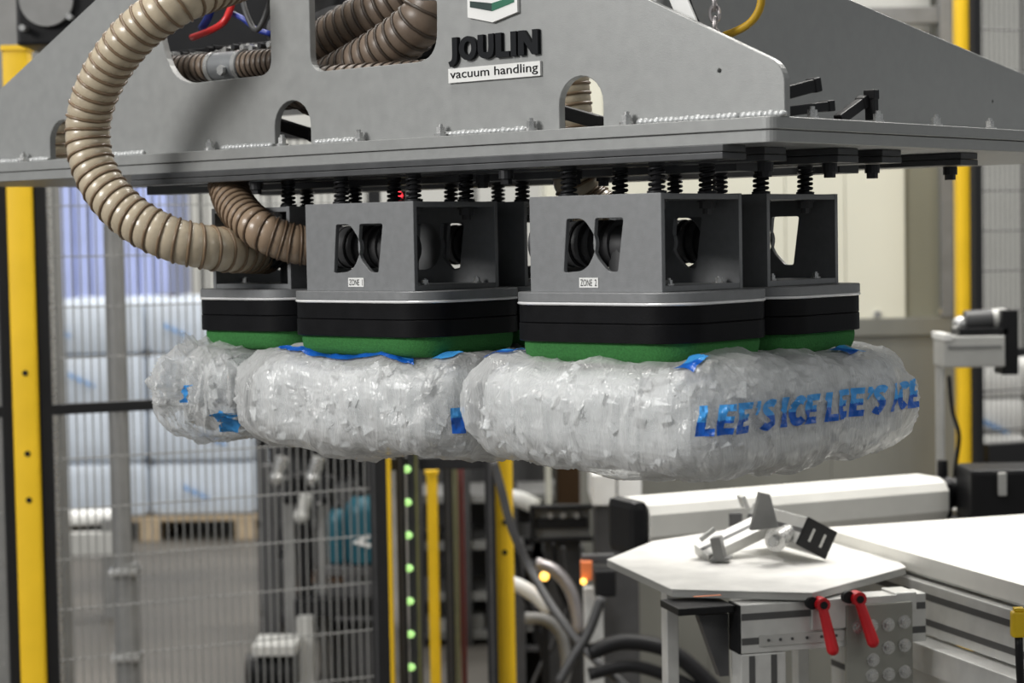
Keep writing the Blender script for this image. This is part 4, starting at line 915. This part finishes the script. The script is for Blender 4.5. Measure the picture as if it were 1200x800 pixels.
q = W(1070, 684, 3.36); obj('corner_block', box(NB(), 0.262, 0.30, -0.004, 0.05, z1-0.028, z1+0.004, 0.002, M), 'alu', tb)
obj('under_bracket', box(NB(), -0.10, -0.006, 0.01, 0.10, z1-0.013, z1-0.001, 0.002, M), 'black_plastic', tb)
b = NB(); prism(b, [(0, 0), (0.05, 0), (0.05, -0.10), (0.035, -0.10)], 0, 0.02, M @ Matrix.Translation((-0.056, 0.06, z1-0.02)) @ XZ); obj('brace', b, 'dark_grey', tb)
for x, y in ((-0.075, 0.14), (0.22, 0.30)): profile('rear_leg', tb, x, x+0.020, y, y+0.03, 0, zT-0.0135, M, 0)
obj('front_marker', box(NB(), -0.075, -0.03, 0.005, 0.012, zT+0.0001, zT+0.0006, 0, M @ Matrix.Rotation(0.0, 4, 'Z')), 'orange_part', tb)
# red clamping levers
def lever(label, u, v, u2, v2):
    h = M.inverted() @ W(u, v, 3.19); e = M.inverted() @ W(u2, v2, 3.17)
    h.y = -0.016; e.y = -0.030
    base = M @ h; t = thing('clamping_lever', label, 'lever', base, None, 'red clamping levers on the table beam')
    obj('hub', cyl(NB(), M @ Vector((h.x, -0.001 if False else -0.0105, h.z)), M @ Vector((h.x, -0.032, h.z)), 0.0115, n=18), 'red_lever', t, smooth='auto')
    obj('hub_screw', cyl(NB(), M @ Vector((h.x, -0.0321, h.z)), M @ Vector((h.x, -0.034, h.z)), 0.0062, n=12), 'black_plastic', t)
    obj('spacer', cyl(NB(), M @ Vector((h.x-0.014, -0.0108, h.z+0.002)), M @ Vector((h.x-0.014, -0.022, h.z+0.002)), 0.010, n=16), 'black_plastic', t, smooth='auto')
    p, q = M @ Vector((h.x, -0.024, h.z)), M @ Vector((e.x, -0.036, e.z))
    b = NB(); D = q - p
    cyl(b, p, p + D*0.92, 0.0075, 0.0098, n=14); sph(b, p + D*0.92, 0.0098, n=8); obj('arm', b, 'red_lever', t, smooth='auto')
lever('left red clamping lever on the table beam', 975, 713, 993, 773)
lever('right red clamping lever on the bolted plate', 1023, 708, 1047, 766)
# loose profile assembly lying on the table
zc = zT + 0.0005
A, B_ = WZ(930, 668, zc), WZ(885, 640, zc)
t = thing('profile_bracket', 'loose aluminium profile assembly with a black end cap lying on the table', 'bracket', (WZ(905, 655, zc)), None)
e = W(956, 630, 3.53); s = W(892, 612, 3.70)
Mx = basis(s, e - s); L = (e-s).length
def solid(par, x0, x1, y, z, M, m='alu', slots=True, name='profile'):
    o = obj(name, box(NB(), x0, x1, -y, y, -z, z, 0.0015, M), m, par)
    if slots:
        obj('slot', box(NB(), x0+0.001, x1-0.001, -0.004, 0.004, z-0.002, z+0.0005, 0, M), 'alu_dark', o)
        obj('slot', box(NB(), x0+0.001, x1-0.001, -y-0.0005, -y+0.002, -0.004, 0.004, 0, M), 'alu_dark', o)
    return o
tilt = Mx @ Matrix.Rotation(radians(-28), 4, 'X')
solid(t, 0, L, 0.032, 0.025, tilt, name='short_profile'); obj('end_cap', box(NB(), L, L+0.005, -0.033, 0.033, -0.026, 0.026, 0.0015, tilt), 'black_plastic', t)
for y in (-0.013, 0.012): obj('cap_slot', box(NB(), L+0.005, L+0.0056, y-0.0025, y+0.0025, -0.012, 0.012, 0, tilt), 'light_grey', t)
e = W(822, 650, 3.58); s = W(905, 610, 3.64); Mx = basis(s, e - s); L = (e-s).length
solid(t, 0, L, 0.022, 0.011, Mx @ Matrix.Rotation(radians(-20), 4, 'X'), name='long_profile')
q = W(893, 600, 3.56); b = NB(); prism(b, [(-0.022, -0.030), (0.026, -0.026), (0.012, 0.032), (-0.006, 0.036)], -0.006, 0.012, basis(q, (1, 0.15, 0)) @ XZ, 0.001); obj('gusset', b, 'mid_grey', t)
obj('gusset_flange', box(NB(), -0.030, -0.022, -0.02, 0.012, 0.020, 0.042, 0.001, basis(q, (1, 0.15, 0.35))), 'alu', t)
q = W(908, 634, 3.50); b = NB(); cyl(b, q, q + Vector((0.03, 0.05, 0.008)), 0.019, 0.014, n=16); cyl(b, q - Vector((0.006, 0.01, 0)), q, 0.009, n=10); obj('knob', b, 'bolt_zinc', t, smooth='auto')
q = W(842, 643, 3.545); b = NB(); box(b, -0.009, 0.009, -0.015, 0.015, -0.018, 0.022, 0.002, basis(q, (1, -0.3, 0.2))); box(b, -0.015, 0.02, -0.015, 0.015, -0.020, -0.015, 0.001, basis(q, (1, -0.3, 0.1))); obj('clamp', b, 'mid_grey', t)
q = W(829, 626, 3.58); obj('tab', box(NB(), -0.016, 0.016, -0.006, 0.006, -0.004, 0.004, 0.001, basis(q, (1, 0, 0.75))), 'alu', t)
q = W(862, 608, 3.85); obj('dark_stop', box(NB(), -0.012, 0.012, -0.01, 0.01, -0.02, 0.012, 0.002, basis(q, (1, 0, 0))), 'dark_grey', t)
# yellow sensor at the right edge
q = W(1193, 735, 2.95); t = thing('proximity_sensor', 'yellow cable sensor at the lower right edge', 'sensor', q - Vector((0, 0, 0.05)), None)
obj('head', box(NB(), q.x-0.010, q.x+0.012, q.y-0.008, q.y+0.01, q.z-0.014, q.z+0.024, 0.004), 'sensor_yellow', t); obj('collar', box(NB(), q.x-0.006, q.x+0.008, q.y-0.006, q.y+0.008, q.z+0.024, q.z+0.029, 0.001), 'sensor_yellow', t)
obj('cable', tube(NB(), [q + Vector((0.001, 0, -0.014)), q + Vector((0.002, 0, -0.05)), q + Vector((0.01, 0.02, -0.12))], 0.006, 8), 'black_plastic', t, smooth=True)
# floor level clutter in the lower middle
q = W(655, 618, 5.9); t = thing('valve_terminal', 'grey valve terminal in a dark frame left of the white table', 'machine', (q.x, q.y, 0), None)
p, r = W(626, 632, 5.9), W(692, 596, 5.9)
obj('body', box(NB(), p.x, r.x, 5.92, 6.0, p.z, r.z, 0.004), 'mid_grey', t)
for z in (p.z-0.008, r.z): obj('frame_bar', box(NB(), p.x-0.01, r.x+0.01, 5.89, 5.93, z, z+0.012, 0.002), 'black_plastic', t)
obj('frame_bar', box(NB(), p.x-0.012, p.x, 5.89, 5.93, p.z-0.01, r.z+0.012, 0.002), 'black_plastic', t); obj('dark_bay', box(NB(), p.x+0.005, r.x-0.01, 5.905, 5.925, p.z+0.03, p.z+0.06, 0.002), 'black_plastic', t)
for u in (645, 660, 676): k = W(u, 604, 5.9); obj('fitting', cyl(NB(), (k.x, 5.925, k.z), (k.x, 5.90, k.z), 0.008, n=10), 'bolt_zinc', t)
obj('pedestal', box(NB(), p.x+0.03, r.x-0.03, 5.94, 6.0, 0, p.z, 0.004), 'dark_grey', t)
q = W(705, 640, 5.0); t = thing('control_box', 'dark control box with an orange part beside the table corner', 'box', (q.x, q.y, 0), None)
p, r = W(697, 700, 5.0), W(722, 668, 5.0); obj('case', box(NB(), p.x, r.x, 5.0, 5.1, p.z, r.z, 0.006), 'black_plastic', t)
p, r = W(681, 680, 5.02), W(694, 658, 5.02); obj('orange_block', box(NB(), p.x, r.x, 5.02, 5.06, p.z, r.z, 0.003), 'orange_part', t); 
p, r = W(686, 800, 5.05), W(707, 690, 5.05); obj('post', box(NB(), p.x, r.x, 5.06, 5.1, 0, r.z, 0.002), 'alu', t); obj('arm', box(NB(), p.x-0.004, W(722, 690, 5).x, 5.04, 5.07, W(690, 660, 5.02).z, W(690, 652, 5.02).z, 0.002), 'dark_grey', t)
k = W(684, 682, 5.0); obj('small_lamp', sph(NB(), (k.x, 5.01, k.z), 0.008, n=7), 'lamp_orange', t, smooth=True)
q = W(638, 675, 5.6); t = thing('signal_lamp', 'small glowing amber lamp among the cables', 'lamp', q, None)
obj('lens', sph(NB(), q, 0.0125, n=10), 'lamp_orange', t, smooth=True); obj('bezel', cyl(NB(), q + Vector((0, 0.004, 0)), q + Vector((0, 0.03, 0)), 0.020, n=18), 'black_plastic', t, smooth='auto'); obj('stem', box(NB(), q.x-0.01, q.x+0.01, q.y+0.03, q.y+0.05, 0, q.z+0.01), 'black_plastic', t)
q = W(467, 229, 3.9); t = thing('status_lamp', 'tiny red status lamp glowing behind the spring posts', 'lamp', q, None)
obj('lens', sph(NB(), q, 0.0075, n=8), 'lamp_red', t, smooth=True); obj('housing', box(NB(), q.x-0.014, q.x+0.014, q.y+0.005, q.y+0.03, q.z-0.014, q.z+0.2, 0.003), 'black_plastic', t)
cable('cable', 'thick black cable running down right of the wide yellow post', 'cable', [W(578, 540, 5.2), W(588, 575, 5.2), W(600, 620, 5.2), W(622, 668, 5.2), W(650, 715, 5.1), W(690, 765, 5.0), W(740, 810, 4.9)], 0.011, 'dark_grey', None)
cable('conduit', 'silver flexible conduit bending down beside the amber lamp', 'conduit', [W(628, 660, 5.5), W(650, 668, 5.5), W(668, 690, 5.5), W(676, 720, 5.5), W(677, 740, 5.5)], 0.017, 'chain_steel', None)
cable('conduit', 'pale hose lying right of the wide yellow post', 'conduit', [W(592, 680, 5.6), W(612, 688, 5.6), W(630, 700, 5.6), W(645, 715, 5.6)], 0.020, 'sign_white', None)
cable('conduit', 'grey hose curving down under the pale hose', 'conduit', [W(615, 724, 5.5), W(640, 726, 5.5), W(658, 744, 5.5), W(664, 780, 5.5), W(656, 815, 5.5)], 0.016, 'mid_grey', None)
cable('pipe', 'white rounded pipe end behind the wide yellow post', 'pipe', [Vector((W(588, 640, 6.6).x, 6.6, 0)), W(588, 660, 6.6), W(590, 590, 6.6), W(606, 584, 6.6), W(630, 594, 6.6)], 0.028, 'sign_white', None)
for i, (lab, pts, r, m) in enumerate([
    ('thick black hose arching across the floor under the table', [(690, 765), (730, 752), (780, 760), (815, 785), (850, 820)], 0.020, 'black_plastic'),
    ('lower black hose on the floor under the table', [(690, 790), (740, 780), (790, 795), (830, 815)], 0.016, 'black_plastic'),
    ('short dark hose hanging from the control box', [(705, 700), (690, 740), (672, 770), (655, 800)], 0.012, 'dark_grey')]):
    cable('floor_hose', lab, 'hose', [W(u, v, 4.9) for u, v in pts], r, m, None)
q = W(668, 575, 7.2); t = thing('board', 'brown upright board behind the valve terminal', 'board', (q.x, q.y, 0), None); obj('sheet', box(NB(), W(652, 575, 7.2).x, W(680, 575, 7.2).x, 7.2, 7.23, 0, W(668, 540, 7.2).z, 0.002), 'brown_board', t); obj('edge', box(NB(), W(650, 575, 7.2).x, W(652.5, 575, 7.2).x, 7.19, 7.24, 0, W(668, 540, 7.2).z, 0.002), 'mid_grey', t)
q = W(735, 585, 5.6); t = thing('cabinet', 'white low cabinet behind the left end of the back conveyor', 'cabinet', (q.x, q.y, 0), None); x0, x1 = W(694, 575, 5.6).x, W(752, 575, 5.6).x; obj('body', box(NB(), x0, x1, 5.6, 5.9, W(720, 592, 5.6).z, W(720, 556, 5.6).z, 0.004), 'sign_white', t); obj('plinth', box(NB(), x0+0.01, x1-0.01, 5.62, 5.88, 0, W(720, 592, 5.6).z), 'dark_grey', t); obj('door_gap', box(NB(), (x0+x1)/2-0.002, (x0+x1)/2+0.002, 5.598, 5.6, W(720, 590, 5.6).z, W(720, 558, 5.6).z), 'dark_grey', t)
# dark frame machine in the far middle
q = W(560, 720, 7.5); t = thing('frame_machine', 'dark machine frame with grey shelves behind the gate', 'machine', (q.x, q.y, 0), None)
for u in (490, 545, 600, 668): x = W(u, 700, 7.5).x; obj('upright', box(NB(), x-0.025, x+0.025, 7.5, 7.55, 0, 1.25, 0.003), 'dark_grey', t)
for v in (585, 640, 700, 745): z = W(560, v, 7.5).z; obj('shelf', box(NB(), W(486, 700, 7.5).x, W(670, 700, 7.5).x, 7.52, 7.9, z-0.015, z+0.015, 0.002), 'mid_grey', t)
obj('rear_sheet', box(NB(), W(486, 700, 7.5).x, W(670, 700, 7.5).x, 7.9, 7.92, 0, 1.2), 'dark_grey', t)
for k in range(14):
    u = random.uniform(492, 660); v = random.choice((575, 630, 690, 738)); z = W(u, v+9, 7.5).z; x = W(u, v, 7.5).x; w = random.uniform(.02, .06)
    obj('stored_part', box(NB(), x-w, x+w, 7.54, 7.7, z-0.012, z+random.uniform(.03, .1), 0.006), random.choice(('black_plastic', 'mid_grey', 'dark_grey', 'light_grey')), t)

q = W(640, 720, 6.4); t = thing('cable_cabinet', 'dark open cable cabinet behind the amber lamp', 'cabinet', (q.x, q.y, 0), None)
x0, x1 = W(604, 720, 6.4).x, W(684, 720, 6.4).x; zt = W(640, 640, 6.4).z
obj('back_sheet', box(NB(), x0, x1, 6.6, 6.62, 0, zt, 0.002), 'black_plastic', t)
for x in (x0, x1-0.03): obj('upright', box(NB(), x, x+0.03, 6.38, 6.62, 0, zt, 0.003), 'dark_grey', t)
for v in (660, 712, 760): z = W(640, v, 6.4).z; obj('tray', box(NB(), x0+0.03, x1-0.03, 6.40, 6.6, z-0.008, z+0.008, 0.002), 'dark_grey', t)
for k in range(16):
    x = random.uniform(x0+0.04, x1-0.05); v = random.choice((655, 707, 755)); z = W(640, v, 6.4).z; w = random.uniform(.008, .022)
    obj('terminal', box(NB(), x-w, x+w, 6.42, 6.5, z-0.004, z+random.uniform(.02, .07), 0.003), random.choice(('black_plastic', 'mid_grey', 'dark_grey', 'light_grey')), t)
for i, (lab, pts, r, m) in enumerate([
    ('thin black cable drooping left of the amber lamp', [(604, 640), (612, 690), (628, 730), (640, 790), (642, 830)], 0.008, 'black_plastic'),
    ('thin dark cable crossing in front of the grey hose', [(660, 640), (668, 700), (650, 750), (634, 780), (612, 830)], 0.007, 'dark_grey'),
    ('thin black cable hanging from the valve terminal', [(648, 636), (656, 690), (682, 740), (690, 800), (690, 830)], 0.008, 'black_plastic')]):
    cable('cable', lab, 'cable', [W(u, v, 5.85) for u, v in pts], r, m, None)
q = W(330, 640, 7.6); t = thing('storage_rack', 'dark storage rack with crates behind the pump station', 'rack', (q.x, q.y, 0), None)
x0, x1 = W(302, 640, 7.6).x, W(444, 640, 7.6).x
for x in (x0, x1-0.04): obj('upright', box(NB(), x, x+0.04, 7.6, 7.64, 0, 0.95, 0.003), 'dark_grey', t)
for z in (0.12, 0.45, 0.75): obj('shelf', box(NB(), x0, x1, 7.6, 8.0, z-0.015, z+0.015, 0.003), 'dark_grey', t)
obj('rear_sheet', box(NB(), x0, x1, 8.0, 8.02, 0, 0.95), 'dark_grey', t)
for z in (0.135, 0.465, 0.765):
    x = x0 + 0.05
    while x < x1 - 0.12:
        w = random.uniform(.05, .11); obj('crate', box(NB(), x, x+w, 7.63, 7.9, z, z+random.uniform(.06, .20), 0.006), random.choice(('black_plastic', 'brown_board', 'dark_grey', 'wood', 'dark_grey')), t); x += w + 0.01
